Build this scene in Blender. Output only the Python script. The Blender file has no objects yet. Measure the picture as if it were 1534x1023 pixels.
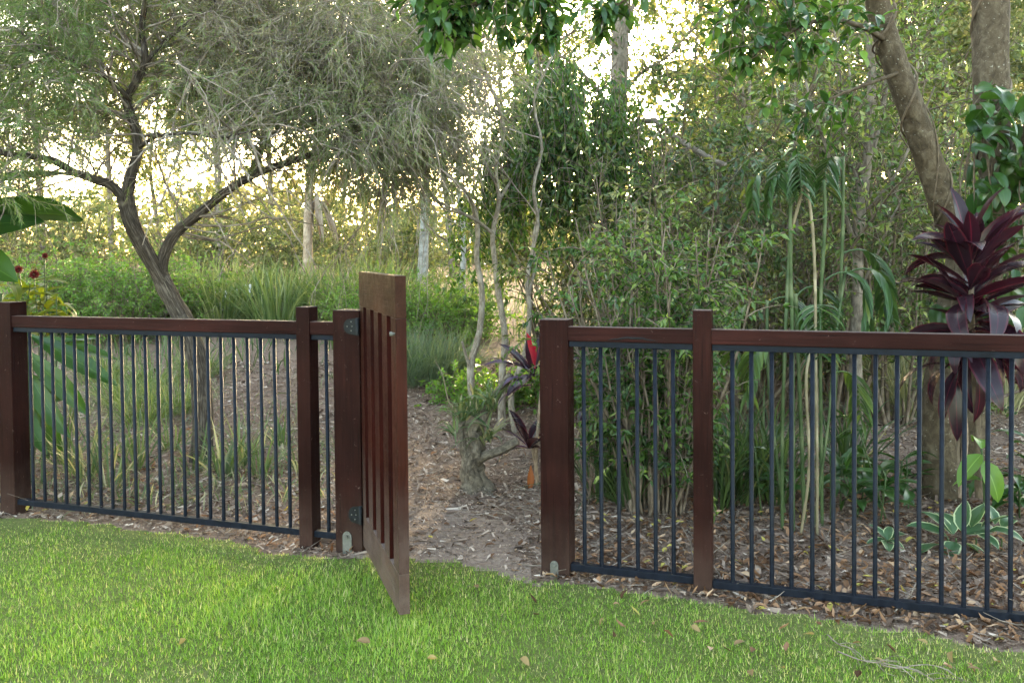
import bpy, bmesh, math
import numpy as np
from mathutils import Vector, Matrix

rng = np.random.default_rng(11)
scene = bpy.context.scene
COL = scene.collection

# ------------------------------------------------------------------ camera
CAM_H, F_PX = 1.5595, 1300.0
PITCH, ROLL, SHIFT = 0.02713, -0.00909, 99.68
_fw = np.array([0, math.cos(PITCH), -math.sin(PITCH)])
_u0 = np.array([0, math.sin(PITCH), math.cos(PITCH)])
_r0 = np.array([1.0, 0, 0])
_rt = math.cos(ROLL) * _r0 + math.sin(ROLL) * _u0
_up = math.cos(ROLL) * _u0 - math.sin(ROLL) * _r0
cam_data = bpy.data.cameras.new('camera')
cam = bpy.data.objects.new('camera', cam_data)
COL.objects.link(cam)
cam.matrix_world = Matrix(((_rt[0], _up[0], -_fw[0], 0), (_rt[1], _up[1], -_fw[1], 0),
                           (_rt[2], _up[2], -_fw[2], CAM_H), (0, 0, 0, 1)))
cam_data.sensor_width = 36
cam_data.lens = F_PX / 1534 * 36
cam_data.shift_y = -SHIFT / 1534
cam_data.clip_start = 0.05
cam_data.clip_end = 2000
scene.camera = cam


def ray(px, py):
    return _fw + _rt * (px - 767) / F_PX + _up * (511.5 - SHIFT - py) / F_PX


def PX(px, py, y):
    """point seen at pixel (px, py) of the photograph, y metres in front of the camera"""
    r = ray(px, py)
    return np.array([0, 0, CAM_H]) + r * (y / r[1])


# ------------------------------------------------------------------ light
_s = ray(945, 205)
SUN_AZ, SUN_EL = math.atan2(_s[0], _s[1]), math.radians(13.0)
world = bpy.data.worlds.new('World')
scene.world = world
world.use_nodes = True
wn = world.node_tree
bg = wn.nodes['Background']
sky = wn.nodes.new('ShaderNodeTexSky')
sky.sky_type = 'NISHITA'
sky.sun_disc = False
sky.sun_elevation = SUN_EL
sky.sun_rotation = SUN_AZ
sky.air_density = 1.0
sky.dust_density = 2.5
sky.ozone_density = 0.6
wn.links.new(sky.outputs[0], bg.inputs[0])
bg.inputs[1].default_value = 0.15
sun_data = bpy.data.lights.new('sun', 'SUN')
sun_data.energy = 1.6
sun_data.angle = math.radians(9.0)
sun_data.color = (1.0, 0.85, 0.63)
sun = bpy.data.objects.new('sun', sun_data)
COL.objects.link(sun)
sun.rotation_euler = (math.radians(90) - SUN_EL, 0, math.pi - SUN_AZ)
sun.location = (3, 20, 20)
scene.view_settings.view_transform = 'Standard'
scene.view_settings.look = 'None'
scene.view_settings.exposure = 4.27
scene.view_settings.gamma = 1
scene.view_settings.use_white_balance = True
scene.view_settings.white_balance_temperature = 7700
scene.view_settings.white_balance_tint = 4
scene.view_settings.use_curve_mapping = False
scene.render.engine = 'CYCLES'
scene.cycles.max_bounces = 8
scene.cycles.diffuse_bounces = 4
scene.cycles.transmission_bounces = 5
scene.cycles.use_denoising = True
scene.cycles.sample_clamp_indirect = 8


# ------------------------------------------------------------------ helpers: scene graph
def tag(o, label=None, cat=None, group=None, kind=None):
    if label: o['label'] = label
    if cat: o['category'] = cat
    if group: o['group'] = group
    if kind: o['kind'] = kind
    return o


def empty(name, loc=(0, 0, 0), rz=0.0):
    o = bpy.data.objects.new(name, None)
    COL.objects.link(o)
    o.empty_display_size = 0.1
    o.location = loc
    o.rotation_euler = (0, 0, rz)
    return o


def link(name, me, parent=None):
    o = bpy.data.objects.new(name, me)
    COL.objects.link(o)
    if parent is not None:
        o.parent = parent
    return o


def nrm(v):
    return v / np.maximum(np.linalg.norm(v, axis=-1, keepdims=True), 1e-9)


class Acc:
    """collects vertices, faces and per-vertex attributes, then links them as one mesh"""
    def __init__(self):
        self.v, self.tint, self.tc, self.f3, self.f4, self.n = [], [], [], [], [], 0
        self.sm = []

    def add(self, v, tris=None, quads=None, tint=0.5, tc=None):
        v = np.asarray(v, dtype=np.float32).reshape(-1, 3)
        self.v.append(v)
        t = np.asarray(tint, dtype=np.float32)
        self.tint.append(np.broadcast_to(t.reshape(-1) if t.ndim else t, (len(v),)).astype(np.float32))
        self.tc.append(v if tc is None else np.asarray(tc, dtype=np.float32).reshape(-1, 3))
        if tris is not None: self.f3.append(np.asarray(tris).reshape(-1, 3) + self.n)
        if quads is not None: self.f4.append(np.asarray(quads).reshape(-1, 4) + self.n)
        self.n += len(v)

    def mesh(self, name, mat, smooth=True, origin=(0, 0, 0)):
        me = bpy.data.meshes.new(name)
        v = np.concatenate(self.v) - np.asarray(origin, dtype=np.float32)
        f3 = np.concatenate(self.f3) if self.f3 else np.zeros((0, 3), int)
        f4 = np.concatenate(self.f4) if self.f4 else np.zeros((0, 4), int)
        me.vertices.add(len(v))
        me.vertices.foreach_set('co', v.astype(np.float32).ravel())
        nl = f3.size + f4.size
        me.loops.add(nl)
        me.loops.foreach_set('vertex_index', np.concatenate([f3.ravel(), f4.ravel()]).astype(np.int32))
        npoly = len(f3) + len(f4)
        me.polygons.add(npoly)
        st = np.concatenate([np.arange(len(f3)) * 3, f3.size + np.arange(len(f4)) * 4]).astype(np.int32)
        me.polygons.foreach_set('loop_start', st)
        me.polygons.foreach_set('use_smooth', np.full(npoly, smooth, dtype=bool))
        a = me.attributes.new('tint', 'FLOAT', 'POINT')
        a.data.foreach_set('value', np.concatenate(self.tint))
        a = me.attributes.new('tc', 'FLOAT_VECTOR', 'POINT')
        a.data.foreach_set('vector', np.concatenate(self.tc).ravel())
        me.update(calc_edges=True)
        me.materials.append(mat)
        return me

    def build(self, name, mat, parent=None, smooth=True):
        o = np.array(parent.location) if parent is not None else np.zeros(3)
        if parent is not None and parent.parent is not None:
            o = o + np.array(parent.parent.location)
        return link(name, self.mesh(name, mat, smooth, o), parent)


# ------------------------------------------------------------------ helpers: geometry
def catmull(pts, k):
    p = np.asarray(pts, float)
    p = np.vstack([2 * p[0] - p[1], p, 2 * p[-1] - p[-2]])
    n = len(p) - 3
    t = np.linspace(0, n - 1e-6, k)
    i = t.astype(int)
    u = (t - i)[:, None]
    a, b, c, d = p[i], p[i + 1], p[i + 2], p[i + 3]
    return 0.5 * (2 * b + (c - a) * u + (2 * a - 5 * b + 4 * c - d) * u ** 2 + (3 * b - a - 3 * c + d) * u ** 3)


def tubes(acc, pts, rad, s=3, rough=0.0, tint=0.5, ref=(0.13, 0.97, 0.21), lump=0.0):
    """pts (n,k,3), rad (n,k): n tapered tubes of s sides"""
    pts = np.asarray(pts, float)
    rad = np.asarray(rad, float)
    if pts.ndim == 2: pts, rad = pts[None], rad[None]
    n, k, _ = pts.shape
    T = nrm(np.gradient(pts, axis=1))
    N = nrm(np.cross(T, np.array(ref)))
    B = np.cross(T, N)
    a = np.arange(s) / s * 2 * np.pi
    ca, sa = np.cos(a), np.sin(a)
    r = rad[:, :, None] * np.ones(s)
    seg = np.linalg.norm(np.diff(pts, axis=1), axis=2)
    ln = np.concatenate([np.zeros((n, 1)), np.cumsum(seg, 1)], 1)
    if rough:
        ph = rng.random(6) * 6.28
        A, Lg = np.meshgrid(a, ln[0])
        bump = sum(np.sin(A * m + ph[i] + 1.7 * np.sin(Lg * (5 + 3 * i) + ph[-i - 1])) / (1 + .25 * i) for i, m in enumerate((3, 5, 7, 11)))
        r = r * (1 + rough * 0.5 * bump[None])
    if lump:
        A, Lg = np.meshgrid(a, ln[0])
        r = r * (1 + lump * (np.sin(Lg * 19 + 2 * np.sin(A)) * np.cos(A * 2 + Lg * 7) + .6 * np.sin(Lg * 41 + A * 3))[None])
    V = pts[:, :, None, :] + r[..., None] * (N[:, :, None, :] * ca[None, None, :, None] + B[:, :, None, :] * sa[None, None, :, None])
    idx = np.arange(n * k * s).reshape(n, k, s)
    i0, i1 = idx[:, :-1], idx[:, 1:]
    q = np.stack([i0, np.roll(i0, -1, 2), np.roll(i1, -1, 2), i1], -1)
    tc = np.stack([np.broadcast_to(ca, (n, k, s)) * rad[:, :, None], np.broadcast_to(sa, (n, k, s)) * rad[:, :, None],
                   np.broadcast_to(ln[:, :, None], (n, k, s)) + np.arange(n)[:, None, None] * 1.37], -1)
    t = np.asarray(tint, float)
    if t.ndim == 1: t = np.broadcast_to(t[:, None, None], (n, k, s)).ravel()
    acc.add(V, quads=q, tint=t, tc=tc)
    # cap the far end
    if s > 3:
        c = pts[:, -1] + 0 * rad[:, -1:]
        base = acc.n
        tt = t if np.ndim(t) == 0 else t.reshape(n, k, s)[:, -1, 0]
        acc.add(c, tint=tt)
        last = idx[:, -1] + base - n * k * s
        tri = np.stack([last, np.roll(last, -1, 1), np.broadcast_to((base + np.arange(n))[:, None], last.shape)], -1)
        acc.f3.append(tri.reshape(-1, 3))


def rand_unit(n):
    return nrm(rng.normal(size=(n, 3)))


def sample_on(pts, m, t0=0.0, t1=1.0, w=None):
    """m random points along polylines pts (n,k,3): position, tangent, parent index, t"""
    n, k, _ = pts.shape
    if w is None:
        w = np.linalg.norm(np.diff(pts, axis=1), axis=2).sum(1)
    i = rng.choice(n, m, p=w / w.sum())
    t = t0 + (t1 - t0) * rng.random(m)
    u = t * (k - 1)
    j = np.minimum(u.astype(int), k - 2)
    f = (u - j)[:, None]
    a, b = pts[i, j], pts[i, j + 1]
    return a * (1 - f) + b * f, nrm(b - a), i, t


def grow(P, D, L, k, grav=0.0, wob=0.15, lift=0.0):
    """curved polylines from P along D of length L; grav pulls the tips down"""
    n = len(P)
    out = np.zeros((n, k, 3))
    out[:, 0] = P
    d = nrm(D)
    step = (np.asarray(L) / (k - 1)).reshape(-1, 1) * np.ones((n, 1))
    for j in range(1, k):
        d = nrm(d + rng.normal(size=(n, 3)) * wob + np.array([0, 0, 1.0]) * (lift - grav * j / k))
        out[:, j] = out[:, j - 1] + d * step
    return out


def spawn(pts, m, L, k, ang=0.9, t0=.25, t1=1.0, grav=0.0, wob=.15, lift=0.0, flat=1.0):
    P, T, i, t = sample_on(pts, m, t0, t1)
    R = rand_unit(m)
    R[:, 2] *= flat
    R = nrm(R - T * (R * T).sum(1, keepdims=True))
    a = ang * (.7 + .6 * rng.random((m, 1)))
    D = T * np.cos(a) + R * np.sin(a)
    Ls = L * (.55 + .9 * rng.random(m))
    return grow(P, D, Ls, k, grav, wob, lift)


def taper(n, k, r0, r1):
    r0 = np.broadcast_to(np.asarray(r0, float), (n,))
    return r0[:, None] + (r1 - r0[:, None]) * np.linspace(0, 1, k)[None]


def leaves(acc, P, D, L, W, tint=None, fold=.25, sag=0.0):
    """folded pointed leaves, 2 triangles each pair: base, two sides, tip"""
    n = len(P)
    D = nrm(D)
    R = rand_unit(n) + np.array([0, 0, .9])
    S = nrm(np.cross(D, R))
    U = np.cross(S, D)
    L = np.broadcast_to(L, (n,))[:, None]
    W = np.broadcast_to(W, (n,))[:, None]
    tip = P + D * L + np.array([0, 0, -1.0]) * sag * L
    mid = P + D * L * .45
    a = mid + S * W * .5 + U * W * fold
    b = mid - S * W * .5 + U * W * fold
    V = np.stack([P, a, tip, b], 1)
    i = np.arange(n * 4).reshape(n, 4)
    if tint is None: tint = rng.random(n)
    tr = np.stack([i[:, [0, 1, 2]], i[:, [0, 2, 3]]], 1)
    acc.add(V, tris=tr, tint=np.repeat(tint, 4))


def needles(acc, P, D, L, W, tint=None):
    """one thin triangle each"""
    n = len(P)
    D = nrm(D)
    S = nrm(np.cross(D, rand_unit(n)))
    L = np.broadcast_to(L, (n,))[:, None]
    W = np.broadcast_to(W, (n,))[:, None]
    V = np.stack([P - S * W * .5, P + S * W * .5, P + D * L], 1)
    if tint is None: tint = rng.random(n)
    acc.add(V, tris=np.arange(n * 3).reshape(n, 3), tint=np.repeat(tint, 3))


def straps(acc, P, D, L, W, k=5, droop=.8, tint=None, wob=.05, prof=None, fold=0.25):
    """long arching blades: three vertices across, folded along the middle"""
    n = len(P)
    pts = np.zeros((n, k, 3))
    pts[:, 0] = P
    d = nrm(D)
    L = np.broadcast_to(L, (n,))
    dr = np.broadcast_to(droop, (n,))[:, None]
    for j in range(1, k):
        pts[:, j] = pts[:, j - 1] + d * (L / (k - 1))[:, None]
        d = nrm(d + np.array([0, 0, -1.0]) * dr * (1.6 * j / k) / (k - 1) * 2 + rng.normal(size=(n, 3)) * wob)
    T = nrm(np.gradient(pts, axis=1))
    side = nrm(np.cross(D, np.array([0, 0, 1.0])) + 1e-4)
    a = rng.normal(size=(n, 1)) * .35
    U0 = np.cross(side, nrm(D))
    side = side * np.cos(a) + U0 * np.sin(a)
    S = np.broadcast_to(side[:, None], T.shape)
    U = nrm(np.cross(S, T))
    x = np.linspace(0, 1, k)
    if prof is None: prof = np.clip(np.minimum(.6 + x * 2, (1 - x) * 2.2), .02, 1)
    w = np.broadcast_to(W, (n,))[:, None, None] * np.asarray(prof)[None, :, None] * .5
    V = np.stack([pts - S * w + U * w * fold * 2, pts, pts + S * w + U * w * fold * 2], 2)
    idx = np.arange(n * k * 3).reshape(n, k, 3)
    q = np.stack([idx[:, :-1, :-1], idx[:, :-1, 1:], idx[:, 1:, 1:], idx[:, 1:, :-1]], -1)
    if tint is None: tint = rng.random(n)
    tc = np.zeros((n, k, 3, 3))
    tc[..., 0] = np.array([-1, 0, 1])
    tc[..., 1] = x[None, :, None]
    tc[..., 2] = np.asarray(tint)[:, None, None]
    acc.add(V, quads=q, tint=np.repeat(tint, k * 3), tc=tc)


def leaf_mesh(name, mat, L, W, arch=.5, fold=.25, wave=0.02, k=9, cols=5, curl=0.0, seed=0, shape='lance', twist=0.0):
    """one broad leaf with its own outline, along +Y, top side +Z; 'tc.x' runs -1..1 across it"""
    r = np.random.default_rng(seed)
    x = np.linspace(0, 1, k)
    if shape == 'lance':
        w = np.interp(x, [0, .08, .25, .5, .75, .92, 1], [.16, .2, .62, 1, .8, .35, .02])
    elif shape == 'oval':
        w = np.interp(x, [0, .06, .2, .45, .7, .9, 1], [.05, .35, .85, 1, .8, .36, .02])
    elif shape == 'paddle':
        w = np.interp(x, [0, .18, .24, .4, .65, .85, .95, 1], [.05, .06, .55, .95, 1, .72, .36, .02])
    else:
        w = np.interp(x, [0, .3, .7, 1], [.7, 1, .7, .02])
    ang = 0.0
    p = np.zeros((k, 2))
    for j in range(1, k):
        ang = -arch * (j / k) ** 1.2 - curl * max(0, j / k - .7)
        p[j] = p[j - 1] + np.array([math.cos(ang), math.sin(ang)]) * L / (k - 1)
    cx = np.linspace(-1, 1, cols)
    V = np.zeros((k, cols, 3))
    tc = np.zeros((k, cols, 3))
    ph = r.random(4) * 6.28
    for j in range(k):
        for c in range(cols):
            s = cx[c] * w[j] * W / 2
            z = abs(cx[c]) * w[j] * W / 2 * fold * 2 + wave * cx[c] * math.sin(x[j] * 9 + ph[0] + (cx[c] > 0) * 2) * L * .5 * min(1, x[j] * 4)
            tw = twist * x[j]
            V[j, c] = (s * math.cos(tw) + z * math.sin(tw) * .5, p[j, 0], p[j, 1] + z * math.cos(tw) + s * math.sin(tw))
            tc[j, c] = (cx[c], x[j], seed * .173 % 1)
    a = Acc()
    idx = np.arange(k * cols).reshape(k, cols)
    q = np.stack([idx[:-1, :-1], idx[:-1, 1:], idx[1:, 1:], idx[1:, :-1]], -1)
    a.add(V, quads=q, tint=seed * .173 % 1, tc=tc)
    return a.mesh(name, mat)


def place_leaf(me, parent, base, az, el, roll=0.0, s=1.0, name='leaf'):
    """leaf object whose length runs from base towards azimuth az (0 = +Y, clockwise) and elevation el"""
    o = link(name, me, parent)
    ca = np.array([math.sin(az) * math.cos(el), math.cos(az) * math.cos(el), math.sin(el)])
    side = np.array([math.cos(az), -math.sin(az), 0])
    up = np.cross(side, ca)
    side2 = side * math.cos(roll) + up * math.sin(roll)
    up2 = up * math.cos(roll) - side * math.sin(roll)
    pl = np.array(parent.location) if parent is not None else np.zeros(3)
    b = np.asarray(base) - pl
    o.matrix_local = Matrix(((side2[0] * s, ca[0] * s, up2[0] * s, b[0]), (side2[1] * s, ca[1] * s, up2[1] * s, b[1]),
                             (side2[2] * s, ca[2] * s, up2[2] * s, b[2]), (0, 0, 0, 1)))
    return o


def box_mesh(name, x0, x1, y0, y1, z0, z1, mat, bev=.003, cuts=0, jit=0.0):
    bm = bmesh.new()
    bmesh.ops.create_cube(bm, size=1)
    for v in bm.verts:
        v.co = Vector(((x0 + x1) / 2 + v.co.x * (x1 - x0), (y0 + y1) / 2 + v.co.y * (y1 - y0), (z0 + z1) / 2 + v.co.z * (z1 - z0)))
    if bev:
        bmesh.ops.bevel(bm, geom=list(bm.edges), offset=bev, segments=2, profile=.6, affect='EDGES')
    me = bpy.data.meshes.new(name)
    bm.to_mesh(me)
    bm.free()
    me.materials.append(mat)
    return me


def box(name, x0, x1, y0, y1, z0, z1, mat, parent=None, bev=.003):
    return link(name, box_mesh(name, x0, x1, y0, y1, z0, z1, mat, bev), parent)


def rod(acc, p0, p1, r, s=12, caps=True):
    p0, p1 = np.asarray(p0, float), np.asarray(p1, float)
    ref = (0.9, .1, .3) if abs(nrm(p1 - p0)[0]) < .8 else (.1, .9, .3)
    tubes(acc, np.stack([p0, p1]), np.array([r, r]), s, ref=ref)


# ------------------------------------------------------------------ materials
def new_mat(name):
    m = bpy.data.materials.new(name)
    m.use_nodes = True
    nt = m.node_tree
    for n in list(nt.nodes): nt.nodes.remove(n)
    out = nt.nodes.new('ShaderNodeOutputMaterial')
    return m, nt, out


def node(nt, t, **kw):
    n = nt.nodes.new(t)
    for k, v in kw.items():
        if k.startswith('i_'):
            n.inputs[k[2:].replace('_', ' ')].default_value = v
        else:
            setattr(n, k, v)
    return n


def ramp(nt, fac, stops):
    r = nt.nodes.new('ShaderNodeValToRGB')
    e = r.color_ramp.elements
    while len(e) > 1: e.remove(e[-1])
    e[0].position, e[0].color = stops[0][0], (*stops[0][1], 1)
    for p, c in stops[1:]:
        x = e.new(p)
        x.color = (*c, 1)
    nt.links.new(fac, r.inputs[0])
    return r.outputs[0]


def leaf_mat(name, stops, rough=.45, trans=.35, tcol=(1.15, 1.2, .55), spec=.4, edge=None, vein=None):
    m, nt, out = new_mat(name)
    L = nt.links.new
    at = node(nt, 'ShaderNodeAttribute', attribute_name='tint')
    col = ramp(nt, at.outputs['Fac'], stops)
    if edge or vein:
        tc = node(nt, 'ShaderNodeAttribute', attribute_name='tc')
        sp = node(nt, 'ShaderNodeSeparateXYZ')
        L(tc.outputs['Vector'], sp.inputs[0])
        ab = node(nt, 'ShaderNodeMath', operation='ABSOLUTE')
        L(sp.outputs[0], ab.inputs[0])
        nz = node(nt, 'ShaderNodeTexNoise')
        nz.inputs['Scale'].default_value = 5
        L(tc.outputs['Vector'], nz.inputs[0])
        ad = node(nt, 'ShaderNodeMath', operation='MULTIPLY_ADD')
        L(nz.outputs['Fac'], ad.inputs[0])
        ad.inputs[1].default_value = .3
        L(ab.outputs[0], ad.inputs[2])
        if edge:
            mx = node(nt, 'ShaderNodeMix', data_type='RGBA')
            f = ramp(nt, ad.outputs[0], [(0, (0, 0, 0)), (edge[1], (0, 0, 0)), (min(.99, edge[1] + .07), (1, 1, 1))])
            L(f, mx.inputs['Factor'])
            L(col, mx.inputs['A'])
            mx.inputs['B'].default_value = (*edge[0], 1)
            col = mx.outputs['Result']
        if vein:
            mx = node(nt, 'ShaderNodeMix', data_type='RGBA')
            f = ramp(nt, ab.outputs[0], [(0, (1, 1, 1)), (vein[1], (0, 0, 0))])
            L(f, mx.inputs['Factor'])
            L(col, mx.inputs['A'])
            mx.inputs['B'].default_value = (*vein[0], 1)
            col = mx.outputs['Result']
            # fine side veins as relief
            wv = node(nt, 'ShaderNodeTexWave', bands_direction='Y')
            mp = node(nt, 'ShaderNodeMath', operation='MULTIPLY_ADD')
    pb = node(nt, 'ShaderNodeBsdfPrincipled')
    L(col, pb.inputs['Base Color'])
    pb.inputs['Roughness'].default_value = rough
    pb.inputs['Specular IOR Level'].default_value = spec * .5
    tr = node(nt, 'ShaderNodeBsdfTranslucent')
    mu = node(nt, 'ShaderNodeMix', data_type='RGBA', blend_type='MULTIPLY')
    mu.inputs['Factor'].default_value = 1
    L(col, mu.inputs['A'])
    mu.inputs['B'].default_value = (*tcol, 1)
    L(mu.outputs['Result'], tr.inputs['Color'])
    ms = node(nt, 'ShaderNodeMixShader')
    ms.inputs[0].default_value = trans
    L(pb.outputs[0], ms.inputs[1])
    L(tr.outputs[0], ms.inputs[2])
    L(ms.outputs[0], out.inputs[0])
    return m


def bark_mat(name, c0, c1, c2, scale=22, stretch=.25, bump=.6, rough=.85, moss=None, ms=(6, .5, .64)):
    m, nt, out = new_mat(name)
    L = nt.links.new
    tc = node(nt, 'ShaderNodeAttribute', attribute_name='tc')
    mp = node(nt, 'ShaderNodeMapping')
    mp.inputs['Scale'].default_value = (1, 1, stretch)
    L(tc.outputs['Vector'], mp.inputs[0])
    n1 = node(nt, 'ShaderNodeTexNoise')
    n1.inputs['Scale'].default_value = scale
    n1.inputs['Detail'].default_value = 8
    n1.inputs['Roughness'].default_value = .65
    n1.inputs['Distortion'].default_value = .6
    L(mp.outputs[0], n1.inputs[0])
    n2 = node(nt, 'ShaderNodeTexNoise')
    n2.inputs['Scale'].default_value = ms[0]
    n2.inputs['Detail'].default_value = 4
    L(tc.outputs['Vector'], n2.inputs[0])
    col = ramp(nt, n1.outputs['Fac'], [(.3, c0), (.5, c1), (.68, c2)])
    mx = node(nt, 'ShaderNodeMix', data_type='RGBA')
    L(ramp(nt, n2.outputs['Fac'], [(ms[1], (0, 0, 0)), (ms[2], (1, 1, 1))]), mx.inputs['Factor'])
    L(col, mx.inputs['A'])
    mx.inputs['B'].default_value = (*(moss or c2), 1)
    pb = node(nt, 'ShaderNodeBsdfPrincipled')
    L(mx.outputs['Result'], pb.inputs['Base Color'])
    pb.inputs['Roughness'].default_value = rough
    pb.inputs['Specular IOR Level'].default_value = .12
    bp = node(nt, 'ShaderNodeBump')
    bp.inputs['Strength'].default_value = bump
    bp.inputs['Distance'].default_value = .02
    L(n1.outputs['Fac'], bp.inputs['Height'])
    L(bp.outputs[0], pb.inputs['Normal'])
    L(pb.outputs[0], out.inputs[0])
    return m


def timber_mat(name, c0, c1, worn, axis='Z', rough=.42, dust=None, wear=.62, spec=.03):
    """dark stained timber: grain along the axis, worn pale specks, optional dust bloom near the ground"""
    m, nt, out = new_mat(name)
    L = nt.links.new
    tc = node(nt, 'ShaderNodeTexCoord')
    oi = node(nt, 'ShaderNodeObjectInfo')
    ad = node(nt, 'ShaderNodeVectorMath', operation='ADD')
    L(tc.outputs['Object'], ad.inputs[0])
    L(oi.outputs['Random'], ad.inputs[1])
    mp = node(nt, 'ShaderNodeMapping')
    s = {'X': (.6, 14, 14), 'Z': (14, 14, .6)}[axis]
    mp.inputs['Scale'].default_value = s
    L(ad.outputs[0], mp.inputs[0])
    g = node(nt, 'ShaderNodeTexNoise')
    g.inputs['Scale'].default_value = 6
    g.inputs['Detail'].default_value = 9
    g.inputs['Roughness'].default_value = .7
    L(mp.outputs[0], g.inputs[0])
    col = ramp(nt, g.outputs['Fac'], [(.25, c0), (.6, c1), (.8, tuple(x * 1.5 for x in c1))])
    w = node(nt, 'ShaderNodeTexNoise')
    w.inputs['Scale'].default_value = 9
    w.inputs['Detail'].default_value = 10
    w.inputs['Roughness'].default_value = .75
    L(ad.outputs[0], w.inputs[0])
    mx = node(nt, 'ShaderNodeMix', data_type='RGBA')
    L(ramp(nt, w.outputs['Fac'], [(wear, (0, 0, 0)), (wear + .12, (.8, .8, .8))]), mx.inputs['Factor'])
    L(col, mx.inputs['A'])
    mx.inputs['B'].default_value = (*worn, 1)
    # slow tonal drift along the boards and fine drying checks
    dn = node(nt, 'ShaderNodeTexNoise')
    dn.inputs['Scale'].default_value = 2.3
    dn.inputs['Detail'].default_value = 3
    L(ad.outputs[0], dn.inputs[0])
    hv = node(nt, 'ShaderNodeMix', data_type='RGBA', blend_type='MULTIPLY')
    hv.inputs['Factor'].default_value = 1
    L(mx.outputs['Result'], hv.inputs['A'])
    L(ramp(nt, dn.outputs['Fac'], [(.3, (.62, .58, .58)), (.5, (1, 1, 1)), (.7, (1.5, 1.45, 1.4))]), hv.inputs['B'])
    m9 = node(nt, 'ShaderNodeMapping')
    m9.inputs['Scale'].default_value = {'X': (.8, 60, 60), 'Z': (60, 60, .8)}[axis]
    L(ad.outputs[0], m9.inputs[0])
    ck = node(nt, 'ShaderNodeTexNoise')
    ck.inputs['Scale'].default_value = 3
    ck.inputs['Detail'].default_value = 3
    L(m9.outputs[0], ck.inputs[0])
    cd = node(nt, 'ShaderNodeMix', data_type='RGBA')
    ckr = ramp(nt, ck.outputs['Fac'], [(.64, (0, 0, 0)), (.69, (1, 1, 1))])
    L(ckr, cd.inputs['Factor'])
    L(hv.outputs['Result'], cd.inputs['A'])
    cd.inputs['B'].default_value = (.004, .002, .002, 1)
    mx = cd
    # small chips and scuffs
    fl = node(nt, 'ShaderNodeTexNoise')
    fl.inputs['Scale'].default_value = 46
    fl.inputs['Detail'].default_value = 5
    fl.inputs['Roughness'].default_value = .6
    fl.inputs['Distortion'].default_value = 1.2
    L(ad.outputs[0], fl.inputs[0])
    mc = node(nt, 'ShaderNodeMix', data_type='RGBA')
    L(ramp(nt, fl.outputs['Fac'], [(.67, (0, 0, 0)), (.72, (.75, .75, .75))]), mc.inputs['Factor'])
    L(mx.outputs['Result'], mc.inputs['A'])
    mc.inputs['B'].default_value = (*worn, 1)
    mx = mc
    # paler upward faces: skylight on the tops put into the colour, plus mild weathering
    ge = node(nt, 'ShaderNodeNewGeometry')
    sp = node(nt, 'ShaderNodeSeparateXYZ')
    L(ge.outputs['Normal'], sp.inputs[0])
    mt = node(nt, 'ShaderNodeMath', operation='MULTIPLY')
    L(ramp(nt, sp.outputs[2], [(.6, (0, 0, 0)), (.95, (1, 1, 1))]), mt.inputs[0])
    L(ramp(nt, g.outputs['Fac'], [(.3, (.25, .25, .25)), (.7, (.9, .9, .9))]), mt.inputs[1])
    m2 = node(nt, 'ShaderNodeMix', data_type='RGBA')
    L(mt.outputs[0], m2.inputs['Factor'])
    L(mx.outputs['Result'], m2.inputs['A'])
    m2.inputs['B'].default_value = (.10, .078, .072, 1)
    colo = m2.outputs['Result']
    if dust:
        sz = node(nt, 'ShaderNodeSeparateXYZ')
        L(tc.outputs['Object'], sz.inputs[0])
        mr = node(nt, 'ShaderNodeMapRange')
        mr.inputs['From Min'].default_value = dust[1]
        mr.inputs['From Max'].default_value = dust[2]
        mr.inputs['To Min'].default_value = .75
        mr.inputs['To Max'].default_value = 0
        L(sz.outputs[2], mr.inputs['Value'])
        mm = node(nt, 'ShaderNodeMath', operation='MULTIPLY')
        L(mr.outputs[0], mm.inputs[0])
        L(ramp(nt, w.outputs['Fac'], [(.32, (.35, .35, .35)), (.6, (1, 1, 1))]), mm.inputs[1])
        m3 = node(nt, 'ShaderNodeMix', data_type='RGBA')
        L(mm.outputs[0], m3.inputs['Factor'])
        L(colo, m3.inputs['A'])
        m3.inputs['B'].default_value = (*dust[0], 1)
        colo = m3.outputs['Result']
    pb = node(nt, 'ShaderNodeBsdfPrincipled')
    L(colo, pb.inputs['Base Color'])
    L(ramp(nt, w.outputs['Fac'], [(.3, (rough - .1,) * 3), (.7, (rough + .25,) * 3)]), pb.inputs['Roughness'])
    pb.inputs['Specular IOR Level'].default_value = spec
    bp = node(nt, 'ShaderNodeBump')
    bp.inputs['Strength'].default_value = .45
    bp.inputs['Distance'].default_value = .004
    hs = node(nt, 'ShaderNodeMath', operation='MULTIPLY_ADD')
    L(ckr, hs.inputs[0])
    hs.inputs[1].default_value = -.5
    L(g.outputs['Fac'], hs.inputs[2])
    L(hs.outputs[0], bp.inputs['Height'])
    L(bp.outputs[0], pb.inputs['Normal'])
    L(pb.outputs[0], out.inputs[0])
    return m


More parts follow.
